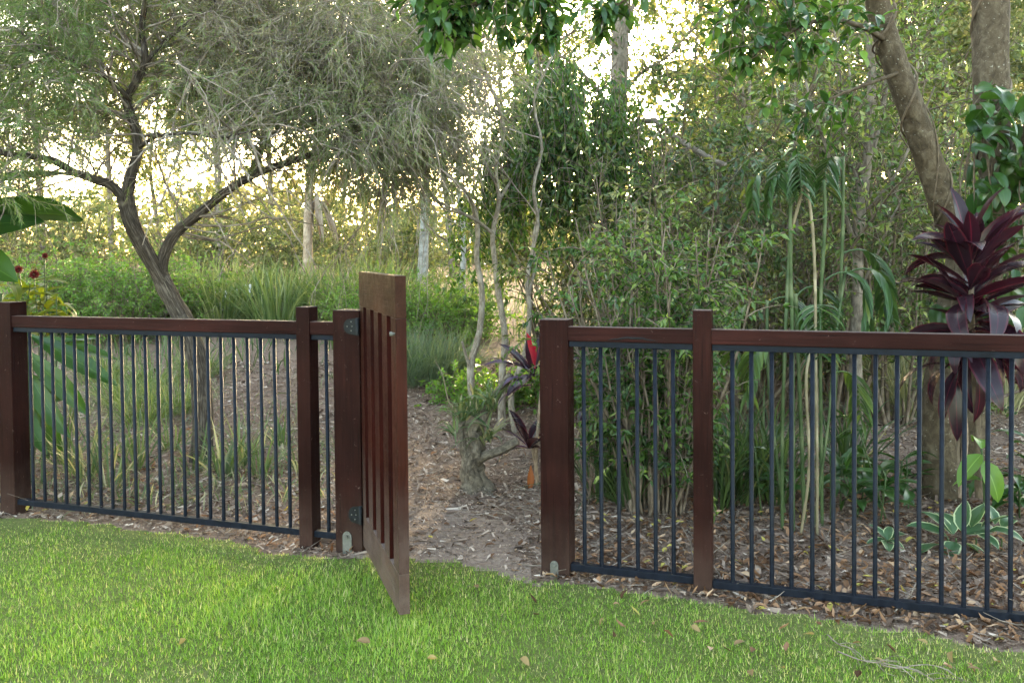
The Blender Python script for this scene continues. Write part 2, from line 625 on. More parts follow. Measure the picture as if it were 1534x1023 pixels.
def plain_mat(name, c0, c1, rough=.5, metal=0.0, scale=30, bump=.1, spec=.5):
    m, nt, out = new_mat(name)
    L = nt.links.new
    tc = node(nt, 'ShaderNodeTexCoord')
    n1 = node(nt, 'ShaderNodeTexNoise')
    n1.inputs['Scale'].default_value = scale
    n1.inputs['Detail'].default_value = 6
    n1.inputs['Roughness'].default_value = .65
    L(tc.outputs['Object'], n1.inputs[0])
    pb = node(nt, 'ShaderNodeBsdfPrincipled')
    L(ramp(nt, n1.outputs['Fac'], [(.35, c0), (.68, c1)]), pb.inputs['Base Color'])
    L(ramp(nt, n1.outputs['Fac'], [(.3, (rough,) * 3), (.75, (min(1, rough + .3),) * 3)]), pb.inputs['Roughness'])
    pb.inputs['Metallic'].default_value = metal
    pb.inputs['Specular IOR Level'].default_value = spec
    bp = node(nt, 'ShaderNodeBump')
    bp.inputs['Strength'].default_value = bump
    bp.inputs['Distance'].default_value = .003
    L(n1.outputs['Fac'], bp.inputs['Height'])
    L(bp.outputs[0], pb.inputs['Normal'])
    L(pb.outputs[0], out.inputs[0])
    return m


def ground_mat(name, stops, scale=18, bump=.7, rough=.95):
    m, nt, out = new_mat(name)
    L = nt.links.new
    tc = node(nt, 'ShaderNodeTexCoord')
    n1 = node(nt, 'ShaderNodeTexNoise')
    n1.inputs['Scale'].default_value = scale
    n1.inputs['Detail'].default_value = 12
    n1.inputs['Roughness'].default_value = .72
    L(tc.outputs['Object'], n1.inputs[0])
    n2 = node(nt, 'ShaderNodeTexNoise')
    n2.inputs['Scale'].default_value = .9
    n2.inputs['Detail'].default_value = 5
    L(tc.outputs['Object'], n2.inputs[0])
    vo = node(nt, 'ShaderNodeTexVoronoi')
    vo.inputs['Scale'].default_value = scale * 2.6
    L(tc.outputs['Object'], vo.inputs[0])
    ad = node(nt, 'ShaderNodeMath', operation='MULTIPLY_ADD')
    L(n2.outputs['Fac'], ad.inputs[0])
    ad.inputs[1].default_value = .35
    L(n1.outputs['Fac'], ad.inputs[2])
    sb = node(nt, 'ShaderNodeMath', operation='SUBTRACT')
    L(ad.outputs[0], sb.inputs[0])
    sb.inputs[1].default_value = .17
    pb = node(nt, 'ShaderNodeBsdfPrincipled')
    L(ramp(nt, sb.outputs[0], stops), pb.inputs['Base Color'])
    pb.inputs['Roughness'].default_value = rough
    pb.inputs['Specular IOR Level'].default_value = .15
    av = node(nt, 'ShaderNodeMath', operation='MULTIPLY_ADD')
    L(vo.outputs['Distance'], av.inputs[0])
    av.inputs[1].default_value = .5
    L(n1.outputs['Fac'], av.inputs[2])
    bp = node(nt, 'ShaderNodeBump')
    bp.inputs['Strength'].default_value = bump
    bp.inputs['Distance'].default_value = .03
    L(av.outputs[0], bp.inputs['Height'])
    L(bp.outputs[0], pb.inputs['Normal'])
    L(pb.outputs[0], out.inputs[0])
    return m


M = {}
M['rail'] = timber_mat('stained_rail_timber', (.0085, .0027, .0024), (.0205, .0060, .0051), (.15, .10, .09), 'X', .36, wear=.68)
M['post'] = timber_mat('stained_post_timber', (.0068, .0022, .0019), (.0160, .0049, .0040), (.14, .095, .085), 'Z', .38, dust=((.05, .03, .024), -.05, .35), wear=.69)
M['gate'] = timber_mat('stained_gate_timber', (.0118, .0028, .0019), (.027, .0066, .0042), (.15, .10, .085), 'Z', .33, dust=((.11, .078, .066), .02, .60), wear=.70, spec=.06)
M['gate_slot'] = timber_mat('slot_shade_red_stain', (.010, .0015, .0011), (.018, .0030, .0020), (.04, .012, .009), 'Z', .6, wear=.74)  # red stain darkened in colour to stand in for shade inside the slots
M['gate_x'] = timber_mat('stained_gate_board', (.019, .0075, .0050), (.038, .0155, .0100), (.15, .105, .09), 'X', .33, dust=((.11, .078, .066), .02, .60), wear=.70)
M['steel'] = plain_mat('dark_painted_steel', (.0028, .0036, .0062), (.0068, .0088, .015), .34, 0, 40, .1, .08)
M['black_steel'] = plain_mat('black_hinge_steel', (.004, .0045, .005), (.010, .010, .011), .4, 0, 60, .2, .12)
M['zinc'] = plain_mat('galvanised_steel', (.06, .055, .046), (.125, .115, .098), .65, .2, 50, .25)
M['bark_dark'] = bark_mat('fissured_grey_bark', (.014, .010, .008), (.050, .037, .029), (.15, .12, .098), 95, .10, 1.0, ms=(9, .56, .74))
M['bark_pale'] = bark_mat('pale_papery_bark', (.075, .056, .043), (.175, .14, .11), (.30, .25, .205), 80, .3, .6)
M['bark_tan'] = bark_mat('tan_bark', (.10, .066, .044), (.24, .165, .115), (.36, .27, .2), 70, .3, .6)
M['bark_grey'] = bark_mat('grey_smooth_bark', (.09, .085, .078), (.20, .185, .165), (.34, .32, .29), 12, .8, .3, moss=(.24, .23, .21))
M['bark_fig'] = bark_mat('mottled_fig_bark', (.026, .018, .011), (.062, .044, .028), (.105, .080, .055), 22, .8, .6, moss=(.20, .18, .15), ms=(55, .66, .70))
M['bark_forest'] = bark_mat('forest_bark', (.05, .038, .03), (.12, .094, .072), (.22, .175, .14), 50, .3, .6)
M['twig'] = bark_mat('grey_twig', (.07, .052, .04), (.155, .118, .095), (.30, .24, .20), 30, .5, .2)
M['twig_brown'] = bark_mat('brown_twig', (.04, .028, .02), (.09, .064, .046), (.17, .128, .096), 30, .5, .2)
M['vine_wood'] = bark_mat('vine_wood', (.05, .035, .024), (.09, .064, .044), (.15, .11, .08), 40, .4, .3)
M['stump'] = bark_mat('gnarled_stump_bark', (.035, .026, .02), (.10, .078, .058), (.22, .175, .13), 45, .7, 1.0)
M['cane'] = bark_mat('green_cane', (.018, .032, .012), (.040, .060, .024), (.085, .10, .05), 12, .3, .05, .4)
M['cane_dry'] = bark_mat('dry_cane', (.07, .054, .032), (.14, .11, .068), (.24, .195, .13), 12, .3, .1, .55)
G = lambda s=1.0: [(0, (.028 * s, .055 * s, .012 * s)), (.5, (.050 * s, .090 * s, .020 * s)), (1, (.085 * s, .125 * s, .032 * s))]
M['leaf_bottle'] = leaf_mat('grey_green_needle', [(0, (.055, .10, .024)), (.40, (.125, .165, .058)), (.62, (.17, .165, .09)), (.8, (.20, .165, .12)), (1, (.30, .25, .20))], .5, .4)
M['leaf_casuarina'] = leaf_mat('casuarina_needle', [(0, (.06, .095, .028)), (.6, (.115, .15, .05)), (1, (.21, .20, .11))], .5, .4)
M['leaf_blue'] = leaf_mat('blue_green_needle', [(0, (.06, .09, .06)), (.6, (.115, .15, .095)), (1, (.19, .22, .14))], .5, .35)
M['leaf_dark'] = leaf_mat('dark_glossy_leaf', [(0, (.018, .040, .012)), (.6, (.035, .070, .020)), (.9, (.065, .10, .028)), (1, (.16, .15, .03))], .28, .28, spec=.6)
M['leaf_climb'] = leaf_mat('climber_leaf', [(0, (.018, .045, .012)), (.5, (.055, .105, .026)), (.85, (.13, .19, .055)), (1, (.25, .28, .10))], .26, .48, spec=.6)
M['leaf_mid'] = leaf_mat('mid_green_leaf', [(0, (.022, .045, .012)), (.45, (.075, .118, .030)), (.8, (.16, .21, .06)), (1, (.30, .31, .12))], .30, .40, (1.2, 1.2, .5), spec=.5)
M['leaf_olive'] = leaf_mat('olive_leaf', [(0, (.04, .055, .02)), (.45, (.12, .14, .055)), (.8, (.20, .205, .095)), (1, (.34, .30, .17))], .45, .42, (1.25, 1.2, .5), spec=.4)
M['leaf_gold'] = leaf_mat('yellow_green_leaf', [(0, (.07, .095, .03)), (.5, (.14, .16, .055)), (1, (.25, .24, .12))], .45, .40, (1.1, 1.1, .68))
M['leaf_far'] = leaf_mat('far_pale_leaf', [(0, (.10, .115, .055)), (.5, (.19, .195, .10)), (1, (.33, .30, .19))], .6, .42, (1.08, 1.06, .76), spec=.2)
M['leaf_bright'] = leaf_mat('bright_ground_leaf', [(0, (.06, .13, .02)), (.6, (.11, .20, .035)), (1, (.17, .25, .06))], .45, .4)
M['leaf_fig'] = leaf_mat('fig_leaf', [(0, (.018, .045, .014)), (.55, (.05, .105, .024)), (1, (.13, .22, .045))], .25, .35, spec=.65)
M['grass'] = leaf_mat('lawn_blade', [(0, (.055, .110, .011)), (.5, (.150, .262, .034)), (.82, (.28, .375, .080)), (.9, (.42, .375, .15)), (1, (.52, .43, .25))], .45, .42, (1.2, 1.25, .45), spec=.35)
M['strap'] = leaf_mat('strap_leaf', [(0, (.04, .068, .026)), (.45, (.075, .11, .045)), (.7, (.13, .16, .08)), (.82, (.26, .23, .14)), (1, (.36, .31, .2))], .38, .35, spec=.5)
M['strap_dark'] = leaf_mat('dark_strap_leaf', [(0, (.018, .035, .012)), (.6, (.045, .075, .024)), (.85, (.09, .12, .04)), (1, (.26, .21, .11))], .35, .3, spec=.5)
M['tussock'] = leaf_mat('tussock_blade', [(0, (.05, .085, .028)), (.5, (.115, .155, .055)), (1, (.25, .26, .13))], .42, .35)
M['reed_dry'] = leaf_mat('dry_reed_blade', [(0, (.12, .14, .06)), (.5, (.26, .24, .14)), (1, (.42, .37, .25))], .5, .35)
M['cordyline'] = leaf_mat('purple_cordyline_leaf', [(0, (.012, .005, .009)), (.6, (.020, .008, .013)), (1, (.036, .009, .015))], .26, .30, (1.8, .7, .8), .6,
                          edge=((.05, .009, .015), .99), vein=((.06, .009, .018), .08))
M['cordyline_red'] = leaf_mat('crimson_cordyline_leaf', [(0, (.018, .005, .009)), (.6, (.030, .006, .011)), (1, (.058, .007, .014))], .28, .38, (1.6, .6, .7), .6, vein=((.14, .012, .03), .10))
M['cordyline_grey'] = leaf_mat('mauve_cordyline_leaf', [(0, (.07, .045, .075)), (1, (.13, .085, .125))], .3, .3, (1.5, .8, 1.0), .6, vein=((.22, .05, .10), .10))
M['rust_leaf'] = leaf_mat('dead_rust_leaf', [(0, (.20, .06, .025)), (1, (.27, .085, .03))], .5, .3)
M['big_leaf'] = leaf_mat('broad_glossy_leaf', [(0, (.018, .050, .010)), (1, (.042, .088, .018))], .28, .35, spec=.6, vein=((.05, .10, .025), .05))
M['ginger_leaf'] = leaf_mat('yellow_green_broad_leaf', [(0, (.08, .11, .015)), (1, (.16, .18, .03))], .35, .5, (1.3, 1.2, .4), spec=.5, vein=((.22, .22, .07), .06))
M['hosta'] = leaf_mat('variegated_leaf', [(0, (.035, .075, .032)), (1, (.065, .115, .048))], .36, .35, spec=.5, edge=((.34, .37, .21), .96))
M['lily'] = leaf_mat('light_green_leaf', [(0, (.085, .16, .03)), (1, (.13, .21, .04))], .32, .45, spec=.5, vein=((.2, .32, .09), .08))
M['flower_red'] = leaf_mat('dark_red_flower', [(0, (.10, .012, .015)), (1, (.22, .03, .03))], .6, .2, (1.3, .6, .6))
M['flower_pink'] = leaf_mat('pink_flower', [(0, (.55, .02, .10)), (1, (.75, .04, .16))], .5, .3, (1.2, .6, .8))
M['litter'] = leaf_mat('dry_leaf_litter', [(0, (.05, .024, .013)), (.4, (.145, .074, .042)), (.75, (.28, .155, .092)), (.93, (.43, .29, .19)), (1, (.36, .29, .08))], .7, .25, (1.1, .9, .7), spec=.12)
M['chips'] = leaf_mat('bark_mulch_chip', [(0, (.045, .026, .018)), (.4, (.165, .112, .086)), (.75, (.32, .235, .185)), (1, (.47, .375, .31))], .9, .08, (1, .9, .8), spec=.05)
M['yellow_leaf'] = leaf_mat('fallen_yellow_leaf', [(0, (.17, .105, .05)), (.5, (.27, .19, .07)), (1, (.34, .26, .13))], .5, .3, (1.1, 1, .7))
M['ground'] = ground_mat('leafy_soil', [(.2, (.045, .027, .019)), (.45, (.125, .078, .057)), (.62, (.22, .145, .108)), (.8, (.33, .235, .18))], 26, .8)
M['clay'] = ground_mat('bare_clay_path', [(.2, (.09, .060, .046)), (.5, (.18, .125, .098)), (.75, (.29, .215, .175))], 30, .8)
M['thatch'] = ground_mat('lawn_thatch', [(.2, (.034, .040, .010)), (.5, (.08, .095, .022)), (.8, (.17, .15, .065))], 40, .8)
M['rock'] = ground_mat('pale_rock', [(.2, (.38, .36, .33)), (.5, (.55, .53, .50)), (.8, (.68, .66, .62))], 6, .4)

# ------------------------------------------------------------------ air
hm, hnt, hout = new_mat('haze_air')
pv = node(hnt, 'ShaderNodeVolumePrincipled')
pv.inputs['Color'].default_value = (.94, .94, .93, 1)
pv.inputs['Density'].default_value = .0003
pv.inputs['Anisotropy'].default_value = .1
hnt.links.new(pv.outputs[0], hout.inputs['Volume'])
tag(link('haze', box_mesh('haze', -78, 78, -8, 78, -1.2, 42, hm, 0)), 'thin bright evening haze hanging under the trees', 'haze', kind='stuff')

# ------------------------------------------------------------------ fence line
FA, FB = 4.2233, 0.33284
FL = math.hypot(1, FB)
FE = np.array([1, -FB, 0]) / FL            # along the fence, to the right
FN = np.array([FB, 1, 0]) / FL             # away from the camera
F0 = np.array([0, FA, 0.0])


def on_fence(px, py, off=0.0):
    r = ray(px, py)
    P = F0 + FN * off
    t = ((P - np.array([0, 0, CAM_H])) @ FN) / (r @ FN)
    Q = np.array([0, 0, CAM_H]) + t * r
    return (Q - F0) @ FE, Q[2]


def fdist(x, y):
    return (y + FB * x - FA) / FL


def fpar(x, y):
    return (x - FB * (y - FA)) / FL


def gz(x, y):
    s = np.clip(np.asarray(y, float) - 7.2, 0, None)
    s = s * s / (s + 1.5)
    return 1.25 * (1 - np.exp(-s / 9.5)) + .05 * np.sin(np.asarray(x) * .5 + 1) * np.clip(s / 4, 0, 1)


def GP(px, y):
    """ground point y metres away in the photograph's column px"""
    r = ray(px, 480)
    x = r[0] * y / r[1]
    return np.array([x, y, float(gz(x, y))])


def vnoise(x, y, f, seed=0):
    r = np.random.default_rng(seed)
    o = 0
    for i in range(5):
        a = r.random() * 6.28
        fx, fy = math.cos(a) * f * (1 + .6 * i), math.sin(a) * f * (1 + .6 * i)
        o = o + np.sin(x * fx + y * fy + r.random() * 6.28) / (1 + .5 * i)
    return o / 2.2


# ------------------------------------------------------------------ ground sheets
def sheet(name, xs, ys, zf, mat, mask=None):
    X, Y = np.meshgrid(xs, ys)
    V = np.stack([X, Y, zf(X, Y)], -1)
    idx = np.arange(X.size).reshape(X.shape)
    q = np.stack([idx[:-1, :-1], idx[:-1, 1:], idx[1:, 1:], idx[1:, :-1]], -1).reshape(-1, 4)
    if mask is not None:
        cx, cy = V.reshape(-1, 3)[q].mean(1)[:, :2].T
        q = q[mask(cx, cy)]
    a = Acc()
    a.add(V, quads=q)
    return a.build(name, mat)


def graded(lo, hi, near, far):
    c = np.arange(lo, hi, near)
    a, s = [], near
    x = hi
    while x < far:
        a.append(x)
        s *= 1.25
        x += s
    a.append(far)
    b, s, x = [], near, lo - near
    while x > -far:
        b.append(x)
        s *= 1.25
        x -= s
    b.append(-far)
    return np.array(b[::-1] + list(c) + a)


def zg(X, Y):
    near = np.clip(1 - (np.hypot(X, Y - 6) - 6) / 6, 0, 1)
    q = fdist(X, Y)
    rough = np.clip((q + .2) / .3, 0, 1)
    return gz(X, Y) + near * rough * (.012 * vnoise(X, Y, 5, 1) + .008 * vnoise(X, Y, 17, 2)) - .004


o = sheet('ground', graded(-5.5, 5, .07, 74), graded(3.2, 11, .07, 74), zg, M['ground'])
tag(o, 'brown mulch and leaf covered garden soil behind the fence', 'ground', kind='structure')


def lawn_margin(t):
    return np.interp(t, [-6, -3.2, -2.6, -1.9, -1.2, -.9, -.7, -.3, .1, .3, 1.0, 1.6, 2.2, 3, 6],
                     [.12, .12, .05, .05, .16, .14, .05, .03, .10, .13, .16, .22, .27, .28, .28])


def lawn_ok(x, y, extra=0.0):
    t, q = fpar(x, y), fdist(x, y)
    return q < -(lawn_margin(t) + .035 * vnoise(x, y, 9, 5) + .02 * vnoise(x, y, 31, 6)) + extra


o = sheet('lawn', np.arange(-8, 8, .06), np.arange(-2, 7.3, .06), lambda X, Y: .004 + .006 * vnoise(X, Y, 3, 9) * .5 + 0 * X + .006, M['thatch'],
          lambda x, y: lawn_ok(x, y, -.02))
tag(o, 'thatch and soil of the mown lawn in front of the fence', 'lawn', kind='structure')


def path_c(y):
    return np.interp(y, [3.8, 5, 6.5, 8, 10], [-.36, -.42, -.62, -.95, -1.5])


def path_ok(x, y):
    w = np.interp(y, [3.8, 4.3, 4.8, 5.2, 5.6], [.48, .46, .40, .22, -.2])
    return (np.abs(x - path_c(y)) < w + .10 * vnoise(x, y, 7, 12)) & (y > 3.9) & (y < 6) & ~lawn_ok(x, y, -.05)


o = sheet('path', np.arange(-3.2, 1.2, .04), np.arange(3.9, 6.2, .04), lambda X, Y: zg(X, Y) * .6 + gz(X, Y) * .4 + .010, M['clay'], path_ok)
tag(o, 'bare trodden clay path running through the open gate', 'path', kind='structure')


# ------------------------------------------------------------------ lawn grass
def build_grass():
    n = 1400000
    x = rng.uniform(-5.6, 4.7, n)
    y = rng.uniform(2.75, 6.0, n)
    ok = lawn_ok(x, y)
    half = .64 * y + 1.6
    ok &= np.abs(x) < half
    pn = vnoise(x, y, 2.2, 21) + .6 * vnoise(x, y, 7, 22)
    edge = np.clip((-fdist(x, y) - lawn_margin(fpar(x, y))) / .35, 0, 1)
    ok &= rng.random(n) < (.50 + .5 * edge) * (.82 + .18 * np.clip(pn, -1, 1))
    x, y, pn, edge = x[ok], y[ok], pn[ok], edge[ok]
    n = len(x)
    a = rng.random(n) * 2 * np.pi
    lean = np.abs(rng.normal(.75, .45, n))
    D = np.stack([np.cos(a) * np.sin(lean), np.sin(a) * np.sin(lean), np.cos(lean)], 1)
    L = np.clip(rng.normal(.021, .010, n), .007, .06) * (1 + .28 * pn) * (.75 + .25 * edge)
    W = rng.uniform(.0032, .0064, n)
    tint = np.clip(.36 + .17 * pn + rng.normal(0, .24, n), 0, .84)
    dry = rng.random(n) < (.12 + .14 * (pn < -.3) + .18 * (1 - edge) + .12 * (fpar(x, y) > .9))
    tint[dry] = rng.uniform(.82, 1, dry.sum())
    P = np.stack([x, y, np.full(n, .002)], 1)
    S = nrm(np.stack([-np.sin(a + rng.normal(0, .8, n)), np.cos(a), np.zeros(n)], 1)) * W[:, None] * .5
    tip = P + D * L[:, None]
    V = np.stack([P - S, P + S, tip], 1)
    acc = Acc()
    acc.add(V, tris=np.arange(n * 3).reshape(n, 3), tint=np.repeat(tint, 3))
    # flat weeds and clover-like rosettes among the blades
    o = acc.build('grass', M['grass'])
    tag(o, 'bright green mown lawn grass in front of the fence', 'grass', kind='stuff')


build_grass()


# ------------------------------------------------------------------ mulch chips and leaf litter
def build_litter():
    n = 100000
    y = rng.uniform(3.3, 10.5, n) ** 1.0
    x = rng.uniform(-1, 1, n) * (.66 * y + .8)
    q = fdist(x, y)
    ok = (~lawn_ok(x, y, .03)) & (q > -.5)
    pth = path_ok(x, y) & (y < 4.9)
    ok &= ~(pth & (rng.random(n) < .35))
    x, y = x[ok], y[ok]
    n = len(x)
    a = rng.random(n) * 2 * np.pi
    el = rng.normal(0, .28, n)
    D = np.stack([np.cos(a) * np.cos(el), np.sin(a) * np.cos(el), np.sin(el)], 1)
    L = np.clip(rng.lognormal(-4.05, .6, n), .006, .08) * (1 + .03 * y)
    W = np.clip(L * rng.uniform(.15, .5, n), .005, .03)
    z = zg(x, y) + rng.uniform(.004, .02, n)
    P = np.stack([x, y, z], 1) - D * L[:, None] * .5
    S = nrm(np.cross(D, np.array([0, 0, 1.0]) + rng.normal(size=(n, 3)) * .35)) * W[:, None] * .5
    U = np.cross(S, D)
    h = np.array([0, 0, .004])
    V = np.stack([P - S * .7, P + S + h, P + D * L[:, None] + S * .8, P + D * L[:, None] - S + h], 1)
    i = np.arange(n * 4).reshape(n, 4)
    tr = np.stack([i[:, [0, 1, 2]], i[:, [0, 2, 3]]], 1)
    acc = Acc()
    tn = np.clip(rng.normal(.50, .24, n) - .22 * np.clip((fpar(x, y) - .35) / .4, 0, 1) * (y < 6.3), 0, 1)  # right bed chips tinted darker, shade put into their colour
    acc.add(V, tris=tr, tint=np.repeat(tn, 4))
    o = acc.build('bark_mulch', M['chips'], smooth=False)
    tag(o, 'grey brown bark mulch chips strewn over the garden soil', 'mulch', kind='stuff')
    # leaf litter, thicker to the right of the gate and along the fence
    n = 26000
    y = rng.uniform(3.0, 8, n)
    x = rng.uniform(-1, 1, n) * (.66 * y + .8)
    q, t = fdist(x, y), fpar(x, y)
    dens = np.where(t > .1, 1.0, .28) * np.exp(-np.abs(q) / 1.6)
    dens = dens * np.where(np.abs(x - path_c(y)) < .5, .3, 1)
    ok = (rng.random(n) < dens) & ((~lawn_ok(x, y, .05)) | ((rng.random(n) < .05) & (t > .2) & (q > -.7)))
    x, y = x[ok], y[ok]
    n = len(x)
    a = rng.random(n) * 2 * np.pi
    el = rng.normal(.05, .35, n)
    D = np.stack([np.cos(a) * np.cos(el), np.sin(a) * np.cos(el), np.sin(el)], 1)
    P = np.stack([x, y, zg(x, y) + rng.uniform(.008, .03, n)], 1)
    P[:, 2] += np.where(lawn_ok(x, y), .02, 0)
    acc = Acc()
    straps(acc, P - D * .03, D, rng.uniform(.025, .070, n), rng.uniform(.011, .028, n), k=4, droop=rng.normal(0, .8, n), wob=.15,
           tint=np.where(rng.random(n) < .05, 1.0, rng.uniform(0, .93, n)), prof=[.1, .95, .8, .04], fold=.35)
    o = acc.build('leaf_litter', M['litter'])
    tag(o, 'dry brown leaf litter lying along the foot of the fence', 'leaf litter', kind='stuff')
    # twigs and dry stalks
    n = 2600
    y = rng.uniform(3.2, 8.5, n)
    x = rng.uniform(-1, 1, n) * (.66 * y + .6)
    ok = ~lawn_ok(x, y, .05)
    ok &= ~(path_ok(x, y) & (rng.random(n) < .7))
    x, y = x[ok], y[ok]
    n = len(x)
    a = rng.random(n) * 6.28
    D = np.stack([np.cos(a), np.sin(a), rng.normal(.05, .12, n)], 1)
    P = np.stack([x, y, zg(x, y) + .014], 1)
    acc = Acc()
    pts = grow(P, D, rng.uniform(.08, .35, n), 4, .05, .18)
    pts[..., 2] = np.maximum(pts[..., 2], zg(pts[..., 0], pts[..., 1]) + .006)
    tubes(acc, pts, taper(n, 4, rng.uniform(.0015, .004, n), .001), 3)
    o = acc.build('twig_litter', M['twig'])
    tag(o, 'fallen dry twigs scattered on the mulch behind the fence', 'twigs', kind='stuff')


build_litter()


def weeds():
    n = 3400
    y = rng.uniform(5.2, 9.6, n)
    x = rng.uniform(-.66, -.20, n) * y
    ok = (fdist(x, y) > .12) & (vnoise(x, y, 1.7, 61) + .4 * rng.normal(size=n) > .1)
    x, y = x[ok], y[ok]
    n = len(x)
    a = rng.random(n) * 6.28
    le = np.abs(rng.normal(.7, .35, n))
    D = np.stack([np.cos(a) * np.sin(le), np.sin(a) * np.sin(le), np.cos(le)], 1)
    acc = Acc()
    straps(acc, np.stack([x, y, zg(x, y)], 1), D, rng.uniform(.07, .27, n), rng.uniform(.004, .010, n), 5, 1.2, np.clip(rng.normal(.62, .28, n), 0, 1))
    o = acc.build('dry_grass', M['strap'])
    tag(o, 'thin straggly half dry grass growing in the bed behind the left fence', 'grass', kind='stuff')


weeds()


# ------------------------------------------------------------------ fence
def bracket(parent, t0, t1, yf, h):
    """galvanised stirrup at a post's foot"""
    b = box('bracket', t0, t1, yf - .006, yf - .001, -.05, h - .03, M['zinc'], parent, .0015)
    a = Acc()
    tm = (t0 + t1) / 2
    w = (t1 - t0) / 2
    ang = np.linspace(0, math.pi, 9)
    V = [(tm + w * math.cos(x), yf - .0055, h - .03 + w * 1.1 * math.sin(x)) for x in ang] + [(tm + w * math.cos(x), yf - .001, h - .03 + w * 1.1 * math.sin(x)) for x in ang]
    q = [(i, i + 1, i + 10, i + 9) for i in range(8)]
    a.add(V, quads=q)
    a.f3.append(np.array([(0, i, i + 1) for i in range(1, 8)]))
    c = link('bracket_tab', a.mesh('bracket_tab', M['zinc'], False), b)
    a = Acc()
    rod(a, (tm, yf - .003, h - .026), (tm, yf - .018, h - .026), .009, 6)
    rod(a, (tm, yf - .003, h - .026), (tm, yf - .0085, h - .026), .0135, 12)
    link('bolt', a.mesh('bolt', M['zinc'], False), b)
    return b


def bar_mesh(z0, z1):
    a = Acc()
    rod(a, (0, 0, z0), (0, 0, z1), .0098, 12)
    return a.mesh('bar', M['steel'])


FROT = -math.atan(FB)
YF = -.035           # post front face


def post(name, parent, t0, t1, y1, top, label=None, cap=.006):
    me = box_mesh(name, t0, t1, YF, y1, -.12, top, M['post'], .005)
    o = link(name, me, parent)
    if label: o['label'] = label
    return o


def span(parent, t0, t1, px_bars, zb, zrail=1.2, tb=None):
    """timber top rail over a steel channel, round bars, steel bottom rail"""
    r = link('top_rail', box_mesh('top_rail', t0 - .004, t1 + .004, -.028, .026, zrail - .068, zrail, M['rail'], .004), parent)
    link('upper_channel', box_mesh('upper_channel', t0 + .002, t1 - .002, -.019, .019, zrail - .096, zrail - .0685, M['steel'], .002), parent)
    link('lower_channel', box_mesh('lower_channel', t0 + .001, t1 - .001, -.019, .019, zb, zb + .033, M['steel'], .002), parent)
    me = bar_mesh(zb + .03, zrail - .09)
    for t in px_bars:
        o = link('bar', me, parent)
        o.location = (t, 0, 0)
    return r


def fence_left():
    f = empty('fence', F0, FROT)
    tag(f, 'left fence run of dark brown timber posts and slim black bars', 'fence')
    t = lambda px, py=480, off=YF: on_fence(px, py, off)[0]
    e1 = t(15.5, 480)
    post('post', f, e1 - .115, e1, YF + .12, on_fence(10, 453, YF)[1])
    a, b = t(443.5, 520), t(463.5, 520)
    post('post', f, a, b, YF + .09, on_fence(450, 460, YF)[1])
    c, d = t(498.5, 520), t(538.5, 520)
    g = post('gate_post', f, c, d, YF + .125, on_fence(515, 465, YF)[1])
    bracket(f, t(514, 815), t(527.5, 815), YF, .115)
    bx = [44.3, 61.6, 77.6, 94.4, 111.2, 128.5, 146.1, 163.8, 181.4, 199, 217, 235.6, 254, 272.5, 291.4, 310.7, 330.4, 350, 370.2, 390.3, 410.4, 430.5]
    span(f, e1, a, [on_fence(x, 495 + (x - 44) * .0255)[0] for x in bx], .058)
    span(f, b, c, [on_fence(488.5, 507)[0]], .058)
    # the run carries on beyond the picture
    span(f, e1 - .115 - 1.6, e1 - .115, [e1 - .115 - .08 - .084 * i for i in range(18)], .058)
    post('post', f, e1 - 1.83, e1 - 1.715, YF + .12, 1.25)
    # chipped paint mark on the middle post
    return f


def fence_right():
    f = empty('fence', F0, FROT)
    tag(f, 'right fence run of brown posts and black bars past the gateway', 'fence')
    t = lambda px, py=520, off=YF: on_fence(px, py, off)[0]
    a, b = t(807.7, 520), t(850.5, 520)
    post('gate_post', f, a, b, YF + .115, on_fence(828, 479, YF)[1])
    bracket(f, t(824.5, 850), t(836.5, 850), YF, .085)
    c, d = t(1037.5, 520), t(1065.5, 520)
    post('post', f, c, d, YF + .09, on_fence(1050, 465, YF)[1])
    b1 = [874, 899.5, 926, 954, 981, 1008]
    b2 = [1097, 1125.5, 1156, 1185.5, 1217, 1248.5, 1280, 1311.6, 1344, 1377.6, 1411.6, 1445.5, 1480.6, 1515.8]
    r = span(f, b, c, [on_fence(x, 520)[0] for x in b1], .03)
    tb2 = [on_fence(x, 520 + (x - 1097) * .035)[0] for x in b2]
    tb2 += [tb2[-1] + .0835 * i for i in range(1, 10)]
    span(f, d, d + 2.05, tb2, .022)
    post('post', f, d + 2.05, d + 2.14, YF + .09, 1.27)
    # split knot along the lower edge of the short rail
    k0, k1 = t(910, 507), t(985, 507)
    a = Acc()
    n = 11
    x = np.linspace(k0, k1, n)
    z = 1.140 + .013 * np.sin(np.linspace(0, math.pi, n)) + .002 * np.sin(np.arange(n) * 2.1)
    w = .0045 * np.sin(np.linspace(.15, math.pi - .1, n)) + .0008
    tubes(a, np.stack([x, np.full(n, -.0275), z], 1), w, 6, ref=(0, 1, .2))
    m = link('split', a.mesh('split', M['black_steel']), r)
    m['label'] = 'dark split in the timber along the lower edge'
    return f


fence_left()
fence_right()


# ------------------------------------------------------------------ gate
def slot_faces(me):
    """the narrow slat edges inside the slots get a darker red stain, slot shade put into the colour"""
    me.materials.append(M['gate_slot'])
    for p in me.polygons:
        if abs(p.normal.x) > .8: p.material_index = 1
    return me


